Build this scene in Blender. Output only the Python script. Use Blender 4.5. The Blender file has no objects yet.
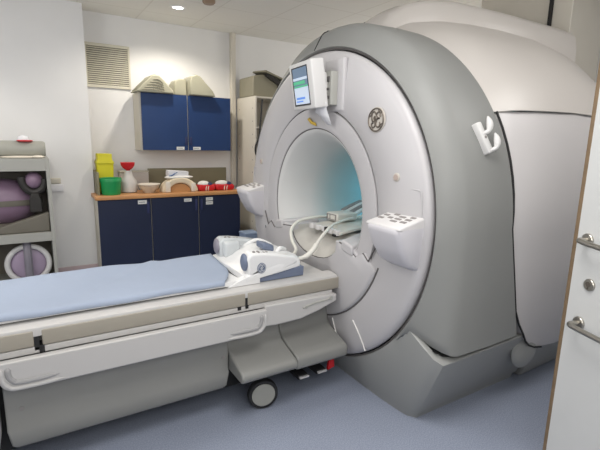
import bpy, bmesh, math, random
from mathutils import Vector, Matrix
random.seed(4)
PI = math.pi
SC = bpy.context.scene
COL = SC.collection

# ------------------------------------------------------------------ materials
def mat(name, col, rough=0.5, metal=0.0, noise=0.0, nscale=8.0, bump=0.0, bscale=60.0, trans=0.0, emit=None, estr=0.0, coat=0.0, spec=0.5, alpha=1.0):
    m = bpy.data.materials.new(name); m.use_nodes = True
    nt = m.node_tree; b = nt.nodes['Principled BSDF']
    b.inputs['Base Color'].default_value = (*col, 1)
    b.inputs['Roughness'].default_value = rough
    b.inputs['Metallic'].default_value = metal
    b.inputs['Specular IOR Level'].default_value = spec
    if trans: b.inputs['Transmission Weight'].default_value = trans
    if coat: b.inputs['Coat Weight'].default_value = coat
    if alpha < 1: b.inputs['Alpha'].default_value = alpha
    if emit:
        b.inputs['Emission Color'].default_value = (*emit, 1); b.inputs['Emission Strength'].default_value = estr
    tc = nt.nodes.new('ShaderNodeTexCoord')
    if noise:
        n = nt.nodes.new('ShaderNodeTexNoise'); n.inputs['Scale'].default_value = nscale; n.inputs['Detail'].default_value = 4
        nt.links.new(tc.outputs['Object'], n.inputs['Vector'])
        r = nt.nodes.new('ShaderNodeValToRGB')
        r.color_ramp.elements[0].position = .3; r.color_ramp.elements[1].position = .7
        r.color_ramp.elements[0].color = (*[max(0, c*(1-noise)) for c in col], 1)
        r.color_ramp.elements[1].color = (*[min(1, c*(1+noise)) for c in col], 1)
        nt.links.new(n.outputs['Fac'], r.inputs['Fac']); nt.links.new(r.outputs['Color'], b.inputs['Base Color'])
    if bump:
        n2 = nt.nodes.new('ShaderNodeTexNoise'); n2.inputs['Scale'].default_value = bscale; n2.inputs['Detail'].default_value = 3
        nt.links.new(tc.outputs['Object'], n2.inputs['Vector'])
        bp = nt.nodes.new('ShaderNodeBump'); bp.inputs['Strength'].default_value = bump; bp.inputs['Distance'].default_value = .01
        nt.links.new(n2.outputs['Fac'], bp.inputs['Height']); nt.links.new(bp.outputs['Normal'], b.inputs['Normal'])
    return m

def s2l(*rgb):
    return tuple(((c/255)/12.92 if c/255 <= .04045 else ((c/255+.055)/1.055)**2.4) for c in rgb)

M = {}
M['wall'] = mat('wall_paint', s2l(230,230,230), .75, noise=.02, nscale=2, bump=.03, bscale=200)
M['white_paint'] = mat('white_paint', s2l(212,207,196), .6, noise=.02, nscale=4)
M['skirting'] = mat('pink_skirting', s2l(196,176,180), .55, noise=.03)
M['disc'] = mat('gantry_white', s2l(186,184,186), .38, noise=.012, nscale=2)
M['cup'] = mat('cup_cream', s2l(186,183,177), .5, noise=.06, nscale=10)
M['seam_soft'] = mat('seam_soft', s2l(196,192,186), .5, noise=.02)
M['cover'] = mat('cover_white', s2l(206,201,196), .36, noise=.012, nscale=2)
M['panel'] = mat('side_panel_white', s2l(203,200,200), .36, noise=.012, nscale=2)
M['shroud'] = mat('shroud_grey', s2l(138,139,137), .45, noise=.015, nscale=2, spec=.35)
M['base'] = mat('base_grey', s2l(152,153,151), .42, noise=.02, nscale=3)
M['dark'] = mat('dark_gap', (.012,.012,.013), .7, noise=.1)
M['seam'] = mat('seam_line', s2l(96,93,92), .7, noise=.05)
M['seam_light'] = mat('seam_light', s2l(236,234,230), .5, noise=.02)
M['bore'] = mat('bore_liner', s2l(196,200,200), .45, noise=.02)
M['bore_blue'] = mat('bore_liner_lit', s2l(110,190,205), .5, noise=.04, nscale=3)
M['console'] = mat('console_white', s2l(206,204,209), .35, noise=.01)
M['key'] = mat('key_grey', s2l(138,134,132), .5, noise=.05)
M['key_white'] = mat('key_white', s2l(212,210,210), .5, noise=.02)
M['steel'] = mat('brushed_steel', s2l(176,172,164), .3, 1.0, noise=.05, nscale=40)
M['chrome'] = mat('polished_badge', s2l(112,104,96), .4, .6, noise=.05)
M['badge_light'] = mat('badge_light', s2l(190,184,176), .4, noise=.03)
M['beige'] = mat('table_beige', s2l(158,152,140), .45, noise=.02, nscale=4)
M['table_white'] = mat('table_white', s2l(190,188,186), .4, noise=.015, nscale=3)
M['table_grey'] = mat('table_grey', s2l(134,134,131), .42, noise=.02, nscale=3)
M['slot'] = mat('grip_slot_grey', s2l(158,157,157), .5, noise=.02)
M['sheet'] = mat('blue_sheet', s2l(152,163,182), .85, noise=.035, nscale=3, bump=.12, bscale=30)
M['bluegrey'] = mat('coil_blue_grey', s2l(106,116,138), .5, noise=.04)
M['coil'] = mat('coil_white', s2l(226,226,226), .35, noise=.01)
M['coil_clear'] = mat('coil_translucent', s2l(220,224,226), .25, noise=.01, trans=.25)
M['cable'] = mat('cable_white', s2l(214,212,204), .5, noise=.02)
M['rubber'] = mat('black_rubber', s2l(34,34,36), .6, noise=.1)
M['wheel'] = mat('wheel_grey', s2l(158,158,152), .5, noise=.03)
M['red'] = mat('red_plastic', s2l(205,30,40), .5, noise=.05)
M['blue_up'] = mat('blue_laminate', s2l(26,56,104), .45, noise=.06, nscale=3)
M['blue_low'] = mat('navy_laminate', s2l(26,36,64), .45, noise=.06, nscale=3)
M['carcass'] = mat('carcass_cream', s2l(208,203,190), .5, noise=.02)
M['worktop_edge'] = mat('beech_edge', s2l(196,142,92), .45, noise=.12, nscale=18)
M['olive'] = mat('olive_board', s2l(136,132,108), .6, noise=.04)
M['label'] = mat('label_white', s2l(226,226,222), .5, noise=.02)
M['ink'] = mat('label_ink', s2l(120,122,130), .6, noise=.05)
M['pad'] = mat('vinyl_pad_olive', s2l(166,164,145), .5, noise=.04, nscale=6)
M['pad_dark'] = mat('vinyl_pad_khaki', s2l(140,136,118), .5, noise=.05)
M['pad_black'] = mat('vinyl_black', s2l(44,42,40), .5, noise=.05)
M['yellow'] = mat('yellow_plastic', s2l(216,206,34), .45, noise=.04)
M['yellow_dull'] = mat('yellow_lid', s2l(204,196,24), .45, noise=.04)
M['green'] = mat('green_plastic', s2l(28,150,84), .4, noise=.05)
M['clear'] = mat('clear_plastic', s2l(236,232,228), .3, noise=.02, trans=.35)
M['cotton'] = mat('cotton_white', s2l(232,230,226), .9, noise=.02, bump=.3)
M['ceramic'] = mat('bowl_beige', s2l(206,192,172), .6, noise=.03)
M['plate'] = mat('plate_cream', s2l(228,220,206), .5, noise=.02)
M['cream'] = mat('foam_cream', s2l(224,210,184), .75, noise=.04)
M['tan'] = mat('foam_tan', s2l(198,148,98), .75, noise=.06)
M['navy'] = mat('navy_print', s2l(40,48,90), .5, noise=.05)
M['bag_blue'] = mat('bag_blue_print', s2l(50,96,150), .5, noise=.05)
M['shelf'] = mat('shelf_grey', s2l(168,168,162), .5, noise=.02)
M['shelf_dark'] = mat('shelf_inside', s2l(120,114,104), .6, noise=.03)
M['mauve'] = mat('mauve_plastic', s2l(140,116,138), .4, noise=.04)
M['mauve_lt'] = mat('mauve_light', s2l(164,148,170), .4, noise=.04)
M['band'] = mat('grey_band', s2l(134,130,140), .5, noise=.04)
M['bolster'] = mat('bolster_vinyl', s2l(160,160,152), .5, noise=.03)
M['greypad'] = mat('grey_cushion', s2l(112,108,98), .6, noise=.05)
M['grille'] = mat('grille_cream', s2l(206,202,186), .5, noise=.02)
M['grille_dark'] = mat('grille_shadow', s2l(96,92,84), .7, noise=.03)
M['door'] = mat('door_white', s2l(205,206,205), .4, noise=.01)
M['lipping'] = mat('timber_lipping', s2l(122,102,78), .5, noise=.12, nscale=30)
M['palebox'] = mat('pale_blue_plastic', s2l(150,168,196), .5, noise=.03)
M['paper'] = mat('paper_white', s2l(226,226,230), .7, noise=.01)
M['tape'] = mat('yellow_tape', s2l(196,164,60), .6, noise=.05)
M['bezel'] = mat('monitor_white', s2l(212,211,210), .4, noise=.01)
M['button'] = mat('button_pinkgrey', s2l(176,160,152), .5, noise=.03)
M['brown'] = mat('detector_brown', s2l(150,128,108), .5, noise=.05)

# monitor screen colours
def emis(name, col, e):
    return mat(name, col, .4, noise=.02, emit=col, estr=e)
M['scr_bg'] = emis('screen_pale', s2l(176,188,204), .75)
M['scr_top'] = emis('screen_slate', s2l(92,112,134), .6)
M['scr_green'] = emis('screen_green', s2l(70,160,120), .8)
M['scr_dark'] = mat('screen_black', (.012,.016,.025), .25, noise=.1)
M['scr_blue'] = emis('screen_blue', s2l(78,126,200), .8)
M['lamp_glow'] = emis('lamp_glow', (1.0,.95,.86), 14)

# worktop: wood with grain stretched along its length
m = bpy.data.materials.new('beech_worktop'); m.use_nodes = True; nt = m.node_tree; b = nt.nodes['Principled BSDF']
tc = nt.nodes.new('ShaderNodeTexCoord'); mp = nt.nodes.new('ShaderNodeMapping'); mp.inputs['Scale'].default_value = (2, 40, 40)
n = nt.nodes.new('ShaderNodeTexNoise'); n.inputs['Scale'].default_value = 2; n.inputs['Detail'].default_value = 6
r = nt.nodes.new('ShaderNodeValToRGB'); r.color_ramp.elements[0].color = (*s2l(176,118,70),1); r.color_ramp.elements[1].color = (*s2l(220,166,112),1)
nt.links.new(tc.outputs['Object'], mp.inputs['Vector']); nt.links.new(mp.outputs['Vector'], n.inputs['Vector'])
nt.links.new(n.outputs['Fac'], r.inputs['Fac']); nt.links.new(r.outputs['Color'], b.inputs['Base Color']); b.inputs['Roughness'].default_value = .4
M['worktop'] = m

# bore liner: white at the mouth, tinted blue-green further in
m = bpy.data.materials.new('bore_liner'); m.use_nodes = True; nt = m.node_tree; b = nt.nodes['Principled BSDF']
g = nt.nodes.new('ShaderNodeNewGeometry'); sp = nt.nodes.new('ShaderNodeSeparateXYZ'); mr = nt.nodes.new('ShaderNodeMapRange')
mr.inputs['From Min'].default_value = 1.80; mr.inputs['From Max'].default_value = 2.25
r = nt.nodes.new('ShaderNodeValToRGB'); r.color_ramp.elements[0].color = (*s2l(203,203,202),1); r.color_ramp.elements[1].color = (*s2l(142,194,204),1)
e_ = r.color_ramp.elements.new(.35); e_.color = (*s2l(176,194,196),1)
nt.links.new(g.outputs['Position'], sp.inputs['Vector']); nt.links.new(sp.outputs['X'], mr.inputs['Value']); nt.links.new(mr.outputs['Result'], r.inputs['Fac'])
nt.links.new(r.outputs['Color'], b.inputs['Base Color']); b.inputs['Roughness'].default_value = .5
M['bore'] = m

# vinyl floor: blue grey with fine speckle
m = bpy.data.materials.new('speckled_vinyl'); m.use_nodes = True; nt = m.node_tree; b = nt.nodes['Principled BSDF']
tc = nt.nodes.new('ShaderNodeTexCoord')
n = nt.nodes.new('ShaderNodeTexNoise'); n.inputs['Scale'].default_value = 160; n.inputs['Detail'].default_value = 3
n3 = nt.nodes.new('ShaderNodeTexNoise'); n3.inputs['Scale'].default_value = 1.3; n3.inputs['Detail'].default_value = 2
r = nt.nodes.new('ShaderNodeValToRGB')
r.color_ramp.elements[0].position = .36; r.color_ramp.elements[0].color = (*s2l(141,149,168),1)
r.color_ramp.elements[1].position = .66; r.color_ramp.elements[1].color = (*s2l(166,174,192),1)
mx = nt.nodes.new('ShaderNodeMixRGB'); mx.blend_type = 'MULTIPLY'; mx.inputs['Fac'].default_value = .25
nt.links.new(tc.outputs['Object'], n.inputs['Vector']); nt.links.new(tc.outputs['Object'], n3.inputs['Vector'])
nt.links.new(n.outputs['Fac'], r.inputs['Fac']); nt.links.new(r.outputs['Color'], mx.inputs['Color1']); nt.links.new(n3.outputs['Fac'], mx.inputs['Color2'])
nt.links.new(mx.outputs['Color'], b.inputs['Base Color']); b.inputs['Roughness'].default_value = .38
M['floor'] = m

# ceiling tiles: thin darker joint lines on a 0.6 m grid
m = bpy.data.materials.new('ceiling_tiles'); m.use_nodes = True; nt = m.node_tree; b = nt.nodes['Principled BSDF']
tc = nt.nodes.new('ShaderNodeTexCoord'); sp = nt.nodes.new('ShaderNodeSeparateXYZ'); nt.links.new(tc.outputs['Object'], sp.inputs['Vector'])
def nmath(op, a, bb=None, c=None):
    q = nt.nodes.new('ShaderNodeMath'); q.operation = op
    for i, v in enumerate((a, bb, c)):
        if v is None: continue
        if isinstance(v, (int, float)): q.inputs[i].default_value = v
        else: nt.links.new(v, q.inputs[i])
    return q.outputs[0]
def grid_line(sock, off):
    f = nmath('FRACT', nmath('DIVIDE', nmath('ADD', sock, off), .6))
    d = nmath('ABSOLUTE', nmath('SUBTRACT', f, .5))
    return nmath('GREATER_THAN', d, .488)
lx = grid_line(sp.outputs['X'], 10*.6-2.315); ly = grid_line(sp.outputs['Y'], 10*.6-4.335)
mxl = nmath('MAXIMUM', lx, ly)
mix = nt.nodes.new('ShaderNodeMixRGB'); mix.inputs['Color1'].default_value = (*s2l(234,232,226),1); mix.inputs['Color2'].default_value = (*s2l(222,219,212),1)
nt.links.new(mxl, mix.inputs['Fac']); nt.links.new(mix.outputs['Color'], b.inputs['Base Color']); b.inputs['Roughness'].default_value = .85
M['ceiling'] = m

# ------------------------------------------------------------------ mesh helpers
def nb(): return bmesh.new()

def box(bm, x0, x1, y0, y1, z0, z1, mi=0):
    vs = [bm.verts.new((x, y, z)) for z in (z0, z1) for (x, y) in ((x0,y0),(x1,y0),(x1,y1),(x0,y1))]
    for idx in ((3,2,1,0),(4,5,6,7),(0,1,5,4),(1,2,6,5),(2,3,7,6),(3,0,4,7)):
        f = bm.faces.new([vs[i] for i in idx]); f.material_index = mi
    return vs

def rbox(bm, x0, x1, y0, y1, z0, z1, r=.01, seg=3, mi=0):
    t = bmesh.new(); box(t, x0, x1, y0, y1, z0, z1)
    bmesh.ops.bevel(t, geom=t.edges[:], offset=r, segments=seg, profile=.5, affect='EDGES')
    merge(bm, t, mi)

def merge(bm, t, mi=0, mtx=None):
    mp = {}
    for v in t.verts: mp[v] = bm.verts.new(mtx @ v.co if mtx else v.co)
    for f in t.faces:
        try:
            g = bm.faces.new([mp[v] for v in f.verts]); g.material_index = mi
        except ValueError: pass
    t.free()

def loft(bm, rings, closed=True, cap0=True, cap1=True, mi=0):
    R = [[bm.verts.new(p) for p in ring] for ring in rings]
    n = len(R[0])
    for a, c in zip(R[:-1], R[1:]):
        for i in range(n if closed else n-1):
            j = (i+1) % n
            try:
                f = bm.faces.new((a[i], a[j], c[j], c[i])); f.material_index = mi
            except ValueError: pass
    if closed:
        if cap0: bm.faces.new(R[0][::-1]).material_index = mi
        if cap1: bm.faces.new(R[-1]).material_index = mi
    return R

def frame(d):
    d = d.normalized(); a = Vector((0,0,1)) if abs(d.z) < .9 else Vector((1,0,0))
    u = d.cross(a).normalized(); v = d.cross(u).normalized()
    return u, v

def cyl(bm, p0, p1, r0, r1=None, seg=24, mi=0):
    p0, p1 = Vector(p0), Vector(p1); r1 = r0 if r1 is None else r1
    u, v = frame(p1-p0)
    ring = lambda p, r: [p + r*(math.cos(2*PI*i/seg)*u + math.sin(2*PI*i/seg)*v) for i in range(seg)]
    loft(bm, [ring(p0, r0), ring(p1, r1)], mi=mi)

def lathe(bm, p0, axis, prof, seg=28, mi=0, cap=True):
    """prof: (distance along axis, radius)"""
    p0 = Vector(p0); ax = Vector(axis).normalized(); u, v = frame(ax)
    rings = [[p0 + ax*t + max(r,1e-4)*(math.cos(2*PI*i/seg)*u + math.sin(2*PI*i/seg)*v) for i in range(seg)] for t, r in prof]
    loft(bm, rings, cap0=cap, cap1=cap, mi=mi)

def smooth_path(pts, n=6, closed=False):
    P = [Vector(p) for p in pts]; out = []
    N = len(P)
    for i in range(N if closed else N-1):
        if closed: a, b_, c, d = P[(i-1)%N], P[i], P[(i+1)%N], P[(i+2)%N]
        else: a, b_, c, d = P[max(i-1,0)], P[i], P[i+1], P[min(i+2,N-1)]
        for k in range(n):
            t = k/n
            out.append(.5*((2*b_)+(-a+c)*t+(2*a-5*b_+4*c-d)*t*t+(-a+3*b_-3*c+d)*t**3))
    if not closed: out.append(P[-1])
    return out

def tube(bm, pts, r, seg=10, smooth=6, closed=False, mi=0, flat=None):
    P = smooth_path(pts, smooth, closed) if smooth else [Vector(p) for p in pts]
    n = len(P); rings = []; pu = None
    for i, p in enumerate(P):
        if closed: d = P[(i+1)%n]-P[(i-1)%n]
        else: d = P[min(i+1,n-1)]-P[max(i-1,0)]
        d.normalize()
        if pu is None: u, v = frame(d)
        else:
            u = (pu - d*pu.dot(d)).normalized(); v = d.cross(u)
        pu = u
        rr = r[min(i, len(r)-1)] if isinstance(r, (list, tuple)) else r
        rings.append([p + rr*(math.cos(2*PI*k/seg)*u + math.sin(2*PI*k/seg)*v) for k in range(seg)])
    if closed:
        rings.append(rings[0]); loft(bm, rings, cap0=False, cap1=False, mi=mi)
    else: loft(bm, rings, mi=mi)

def prism(bm, poly, axis, a0, a1, mi=0):
    """extrude a polygon of 2-D points along an axis: x -> (y,z), y -> (x,z), z -> (x,y)"""
    def P(p, a):
        return {'x': (a, p[0], p[1]), 'y': (p[0], a, p[1]), 'z': (p[0], p[1], a)}[axis]
    loft(bm, [[P(p, a0) for p in poly], [P(p, a1) for p in poly]], mi=mi)

def ellip(bm, c, rx, ry, rz, seg=24, rings=14, mi=0, z_from=-1.0):
    t = bmesh.new(); bmesh.ops.create_uvsphere(t, u_segments=seg, v_segments=rings, radius=1)
    for v in t.verts:
        z = max(v.co.z, z_from)
        v.co = Vector((c[0]+v.co.x*rx, c[1]+v.co.y*ry, c[2]+z*rz))
    merge(bm, t, mi)

def wloc(o):
    l = Vector((0,0,0))
    while o is not None: l += o.location; o = o.parent
    return l

def obj(name, bm, m, parent=None, bevel=0, bseg=2, sharp=35, smooth=True, kind=None, subsurf=0):
    """one mesh object; vertices are given in world space and moved into the parent's space"""
    me = bpy.data.meshes.new(name)
    if parent is not None:
        bmesh.ops.translate(bm, verts=bm.verts, vec=-wloc(parent))
    bmesh.ops.recalc_face_normals(bm, faces=bm.faces)
    bm.to_mesh(me); bm.free()
    for q in (m if isinstance(m, (list, tuple)) else [m]): me.materials.append(M[q])
    if smooth:
        me.polygons.foreach_set('use_smooth', [True]*len(me.polygons))
        me.set_sharp_from_angle(angle=math.radians(sharp))
    o = bpy.data.objects.new(name, me); COL.objects.link(o)
    if parent is not None: o.parent = parent
    if bevel:
        b_ = o.modifiers.new('bevel', 'BEVEL'); b_.width = bevel; b_.segments = bseg; b_.limit_method = 'ANGLE'; b_.angle_limit = math.radians(35)
        b_.harden_normals = False
    if subsurf:
        s = o.modifiers.new('subsurf', 'SUBSURF'); s.levels = subsurf; s.render_levels = subsurf
    if kind: o['kind'] = kind
    return o

def tag(o, label, cat, group=None):
    o['label'] = label; o['category'] = cat
    if group: o['group'] = group
    return o

def thing(name, label, cat, loc=(0,0,0), group=None):
    o = bpy.data.objects.new(name, None); COL.objects.link(o); o.location = loc; o.empty_display_size = .1
    return tag(o, label, cat, group)

def dup(root, loc, label):
    c = root.copy(); COL.objects.link(c); c.location = loc; c['label'] = label
    for ch in list(root.children):
        d = ch.copy(); COL.objects.link(d); d.parent = c
        for g in list(ch.children):
            e = g.copy(); COL.objects.link(e); e.parent = d
    return c

def struct(name, bm, m, parent=None, **k):
    return obj(name, bm, m, parent, kind=None if parent is not None else 'structure', **k)

# ------------------------------------------------------------------ camera
f_px, yaw, pitch, roll = 436.16, math.radians(31.794), math.radians(11.0756), math.radians(1.33)
F = Vector((math.sin(yaw)*math.cos(pitch), math.cos(yaw)*math.cos(pitch), -math.sin(pitch)))
rt = F.cross(Vector((0,0,1))).normalized(); up = rt.cross(F)
r2 = math.cos(roll)*rt + math.sin(roll)*up; u2 = -math.sin(roll)*rt + math.cos(roll)*up
cd = bpy.data.cameras.new('camera'); cam = bpy.data.objects.new('camera', cd); COL.objects.link(cam)
cam.matrix_world = Matrix(((r2.x,u2.x,-F.x,0),(r2.y,u2.y,-F.y,0),(r2.z,u2.z,-F.z,1.5),(0,0,0,1)))
cd.sensor_width = 36; cd.lens = f_px/600*36; cd.clip_start = .02
SC.camera = cam

# ------------------------------------------------------------------ the room
XL, XR, YF, YB, ZC = -1.9, 5.0, -.35, 5.3, 2.755
YL = 5.03                       # the left length of the back wall stands further forward
b = nb(); box(b, XL-.1, XR+.1, YF-.1, YB+.1, -.08, 0); struct('floor', b, 'floor', smooth=False)
b = nb(); box(b, XL-.1, XR+.1, YF-.1, YB+.1, ZC, ZC+.08); struct('ceiling', b, 'ceiling', smooth=False)
b = nb(); box(b, .56, XR, YB, YB+.1, 0, ZC); struct('wall_back', b, 'wall', smooth=False)
b = nb(); box(b, XL, .56, YL, YB+.1, 0, ZC); struct('wall_back_left', b, 'wall', smooth=False)
b = nb(); box(b, XL-.1, XL, YF, YB+.1, 0, ZC); struct('wall_left', b, 'wall', smooth=False)
b = nb(); box(b, XR, XR+.1, YF, YB+.1, 0, ZC); struct('wall_right', b, 'wall', smooth=False)
b = nb(); box(b, XL, XR, YF-.1, YF, 0, ZC); struct('wall_front', b, 'wall', smooth=False)
b = nb(); prism(b, [(YL-.012,0),(YL,0),(YL,.13),(YL-.008,.13),(YL-.012,.12)], 'x', XL, .56); struct('baseboard_back', b, 'skirting')
b = nb(); prism(b, [(YB-.012,0),(YB,0),(YB,.13),(YB-.008,.13),(YB-.012,.12)], 'x', 2.95, XR); struct('baseboard_right', b, 'skirting')
b = nb(); rbox(b, 2.205, 2.265, 5.24, 5.3, .9, ZC, .006); struct('trim_1', b, 'white_paint')

# boxed shaft from the ceiling down to the scanner
b = nb(); box(b, 3.30, 3.75, 1.80, 2.55, 1.95, ZC); struct('trim_2', b, 'white_paint', bevel=.006)

# ------------------------------------------------------------------ door standing open at the right
P0 = Vector((1.855, .871, 0)); a = math.radians(19.4)
dd = Vector((math.sin(a), math.cos(a), 0)); dn = Vector((-dd.y, dd.x, 0))       # along the leaf; out of the visible face
def dp(s, o_, z): return P0 + dd*s + dn*o_ + Vector((0,0,z))
def dbox(bm, s0, s1, o0, o1, z0, z1):
    loft(bm, [[dp(s0,o0,z), dp(s1,o0,z), dp(s1,o1,z), dp(s0,o1,z)] for z in (z0, z1)])
b = nb(); dbox(b, -.98, 0, -.044, 0, .008, 2.10)
door = struct('door_1', b, 'door', smooth=False)
b = nb(); dbox(b, 0, .019, -.046, .001, .008, 2.10); obj('timber_lipping', b, 'lipping', door, bevel=.002)
def rose(bm, s, z, r=.026):
    lathe(bm, dp(s, .0, z), dn, [(0, r), (.006, r), (.009, r*.9), (.0095, r*.5)], 28)
b = nb(); rose(b, -.05, 1.14)
tube(b, [dp(-.05,.006,1.14), dp(-.05,.038,1.14), dp(-.062,.05,1.14), dp(-.09,.052,1.138), dp(-.17,.052,1.134)], .0105, 14)
lv = obj('lever_handle', b, 'steel', door)
b = nb(); rose(b, -.089, .969, .024)
lk = obj('lock_rose', b, 'steel', door)
b = nb(); cyl(b, dp(-.089,.008,.972), dp(-.089,.0115,.972), .010); dbox(b, -.0915, -.0865, .008, .0112, .953, .972); obj('key_cylinder', b, 'chrome', lk)
b = nb(); rose(b, -.067, .802); rose(b, -.067-.26, .802)
tube(b, [dp(-.067,.006,.802), dp(-.067,.04,.802), dp(-.08,.055,.802), dp(-.11,.058,.802), dp(-.29,.058,.802), dp(-.315,.055,.802), dp(-.327,.04,.802), dp(-.327,.006,.802)], .0105, 14)
obj('pull_handle', b, 'steel', door)

# ------------------------------------------------------------------ MRI scanner
YC, ZB = 2.37, 1.07
mri = thing('mri_scanner', 'large round white and grey MRI scanner with an open bore', 'scanner', (1.65, YC, 0))
def ringpts(x, r, n=96, a0=0, a1=2*PI, yc=YC, zc=ZB):
    full = abs(a1-a0-2*PI) < 1e-6
    k = n if full else n+1
    return [(x, yc - r*math.cos(a0+(a1-a0)*i/n), zc + r*math.sin(a0+(a1-a0)*i/n)) for i in range(k)]
# front cover disc
b = nb()
loft(b, [ringpts(x, r) for x, r in ((1.66,.955),(1.62,.965),(1.60,.960),(1.588,.945),(1.578,.92),(1.565,.80),(1.558,.648),(1.566,.637))], cap0=False, cap1=False)
fc = obj('front_cover', b, 'disc', mri, sharp=50)
b = nb()
loft(b, [ringpts(x, r) for x, r in ((1.574,.638),(1.574,.629))], cap0=False, cap1=False); obj('seam', b, 'seam', fc)
b = nb(); loft(b, [ringpts(x, r) for x, r in ((1.574,.505),(1.574,.498))], cap0=False, cap1=False); obj('seam', b, 'seam', fc)
# bore mouth ring and flared liner
b = nb()
loft(b, [ringpts(x, r) for x, r in ((1.572,.629),(1.560,.626),(1.560,.618),(1.562,.52),(1.568,.506),(1.574,.505))], cap0=False, cap1=False)
obj('bore_ring', b, 'disc', mri, sharp=50)
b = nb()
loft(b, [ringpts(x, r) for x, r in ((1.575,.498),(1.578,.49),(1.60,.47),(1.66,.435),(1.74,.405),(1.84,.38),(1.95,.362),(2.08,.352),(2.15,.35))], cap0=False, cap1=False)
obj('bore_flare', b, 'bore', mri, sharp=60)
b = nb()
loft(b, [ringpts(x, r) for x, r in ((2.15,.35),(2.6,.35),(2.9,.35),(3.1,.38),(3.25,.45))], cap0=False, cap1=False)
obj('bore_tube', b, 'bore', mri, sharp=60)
# table bridge inside the bore
b = nb()
prism(b, [(YC-.30,.82),(YC+.30,.82),(YC+.295,.898),(YC+.2,.892),(YC-.2,.892),(YC-.295,.898)], 'x', 1.78, 3.05)
obj('table_bridge', b, 'disc', mri, bevel=.006)

# shield-shaped bridge cover below the bore, with a round cup where the cradle slides in
def sector(r, a0, a1, n): return [(YC - r*math.cos(a0+(a1-a0)*i/n), ZB + r*math.sin(a0+(a1-a0)*i/n)) for i in range(n+1)]
cup = [(2.32 - .285*math.cos(PI*i/14), .905 - .155*math.sin(PI*i/14)) for i in range(15)]
out = sector(.705, math.radians(-158), math.radians(-22), 26)     # from far side under to near side
poly = out + [(YC-.60,.85),(YC-.555,.885),(YC-.50,.845),(YC-.42,.885)] + [(y, z) for y, z in cup] + [(YC+.42,.885),(YC+.50,.845),(YC+.555,.885),(YC+.60,.85)]
b = nb()
def pscale(p, k, c=(YC, .66)): return (c[0]+(p[0]-c[0])*k, c[1]+(p[1]-c[1])*k)
loft(b, [[(1.60, *p) for p in poly], [(1.558, *p) for p in poly], [(1.546, *pscale(p, .985)) for p in poly], [(1.541, *pscale(p, .955)) for p in poly]], cap0=False)
bc = obj('bridge_cover', b, 'disc', mri, sharp=50)
b = nb(); tube(b, [(1.547, *pscale(p, .985)) for p in [(YC-.42,.885)]+cup+[(YC+.42,.885)]], .0045, 6, smooth=0); obj('panel_gap', b, 'seam', bc)
for sg in (-1, 1):
    b = nb(); tube(b, [(1.549, *pscale((YC+sg*y, z), .99)) for y, z in [(.66,.95),(.60,.85),(.555,.885),(.50,.845),(.42,.885)]], .0045, 6, smooth=0); obj('panel_gap', b, 'seam', bc)
b = nb(); tube(b, [(1.562, y, z) for y, z in sector(.708, math.radians(-160), math.radians(-20), 40)], .006, 6, smooth=0)
obj('rim_gap', b, 'seam', bc)
# cup floor sloping back to the bridge
b = nb()
rings = []
for k in range(9):
    t = k/8; x = 1.55 + .26*t
    rings.append([(x, 2.32+.05*t - .285*(1-.10*t)*math.cos(PI*i/14), .905 - .008*t - (.155*(1-t)**1.5)*math.sin(PI*i/14)) for i in range(15)])
loft(b, rings, closed=False)
obj('cradle_cup', b, 'cup', mri, sharp=60)
# side ledges either side of the cup running into the bore
for s in (-1, 1):
    b = nb()
    loft(b, [[(1.548, YC+s*.28, .75),(1.548, YC+s*.285, .905),(1.548, YC+s*.44, .905),(1.548, YC+s*.50, .86),(1.548, YC+s*.50, .75)],
             [(2.0, YC+s*.24, .80),(2.0, YC+s*.24, .90),(2.0, YC+s*.31, .905),(2.0, YC+s*.32, .89),(2.0, YC+s*.32, .80)]])
    obj('bridge_ledge', b, 'disc', mri, bevel=.012, bseg=3)
    b = nb()
    loft(b, [[(1.535, YC+s*.36,.86),(1.535, YC+s*.36,.925),(1.535, YC+s*.47,.905),(1.535, YC+s*.47,.84)],[(1.80, YC+s*.26,.90),(1.80, YC+s*.26,.94),(1.80, YC+s*.34,.94),(1.80, YC+s*.35,.90)]])
    obj('ledge_guide', b, 'disc', mri, bevel=.014, bseg=3)
# two pale seams under the shield
for sg in (-1, 1):
    for p in ([(.47,.455),(.53,.38),(.575,.30)], [(.27,.395),(.31,.30),(.345,.215)]):
        q3 = []
        for dy, z in p:
            rr = math.hypot(dy, z-ZB); q3.append((1.558+.007*min(1,max(0,(rr-.625)/.175)) + .013*max(0,(rr-.80)/.12)-.003, YC+sg*dy, z))
        b = nb(); tube(b, q3, .004, 6, smooth=3); obj('skirt_seam', b, 'seam_light', fc)

# grey shroud
def sec(t, w, h, zb):
    """radius of the housing outline in direction t: half ellipse above, straight sides, flat bottom"""
    c, s = math.cos(t), math.sin(t)
    if s >= 0: return 1/math.sqrt((c/w)**2 + (s/h)**2)
    r1 = w/abs(c) if abs(c) > 1e-6 else 1e9
    return min(r1, (ZB-zb)/abs(s))
def secpts(x, w, h, zb, a0, a1, n, dr=0.0, xtop=0.0, rmin=0.0):
    o_ = []
    for i in range(n+1):
        t = a0+(a1-a0)*i/n; r = max(sec(t, w, h, zb)+dr, rmin)
        o_.append((x + xtop*max(0, math.sin(t)), YC - r*math.cos(t), ZB + r*math.sin(t)))
    return o_
A0, A1, NS = math.radians(-38.5), math.radians(218.5), 120
WS, HS = 1.075, 1.135
b = nb()
def shear(pts, k):
    return [(x + k*.30*max(0, (ZB-z)/1.15), y, z) for x, y, z in pts]
rings = [ringpts(1.68, .975, NS, A0, A1), ringpts(1.625, .98, NS, A0, A1), ringpts(1.612, .99, NS, A0, A1), ringpts(1.615, 1.0, NS, A0, A1)]
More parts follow.
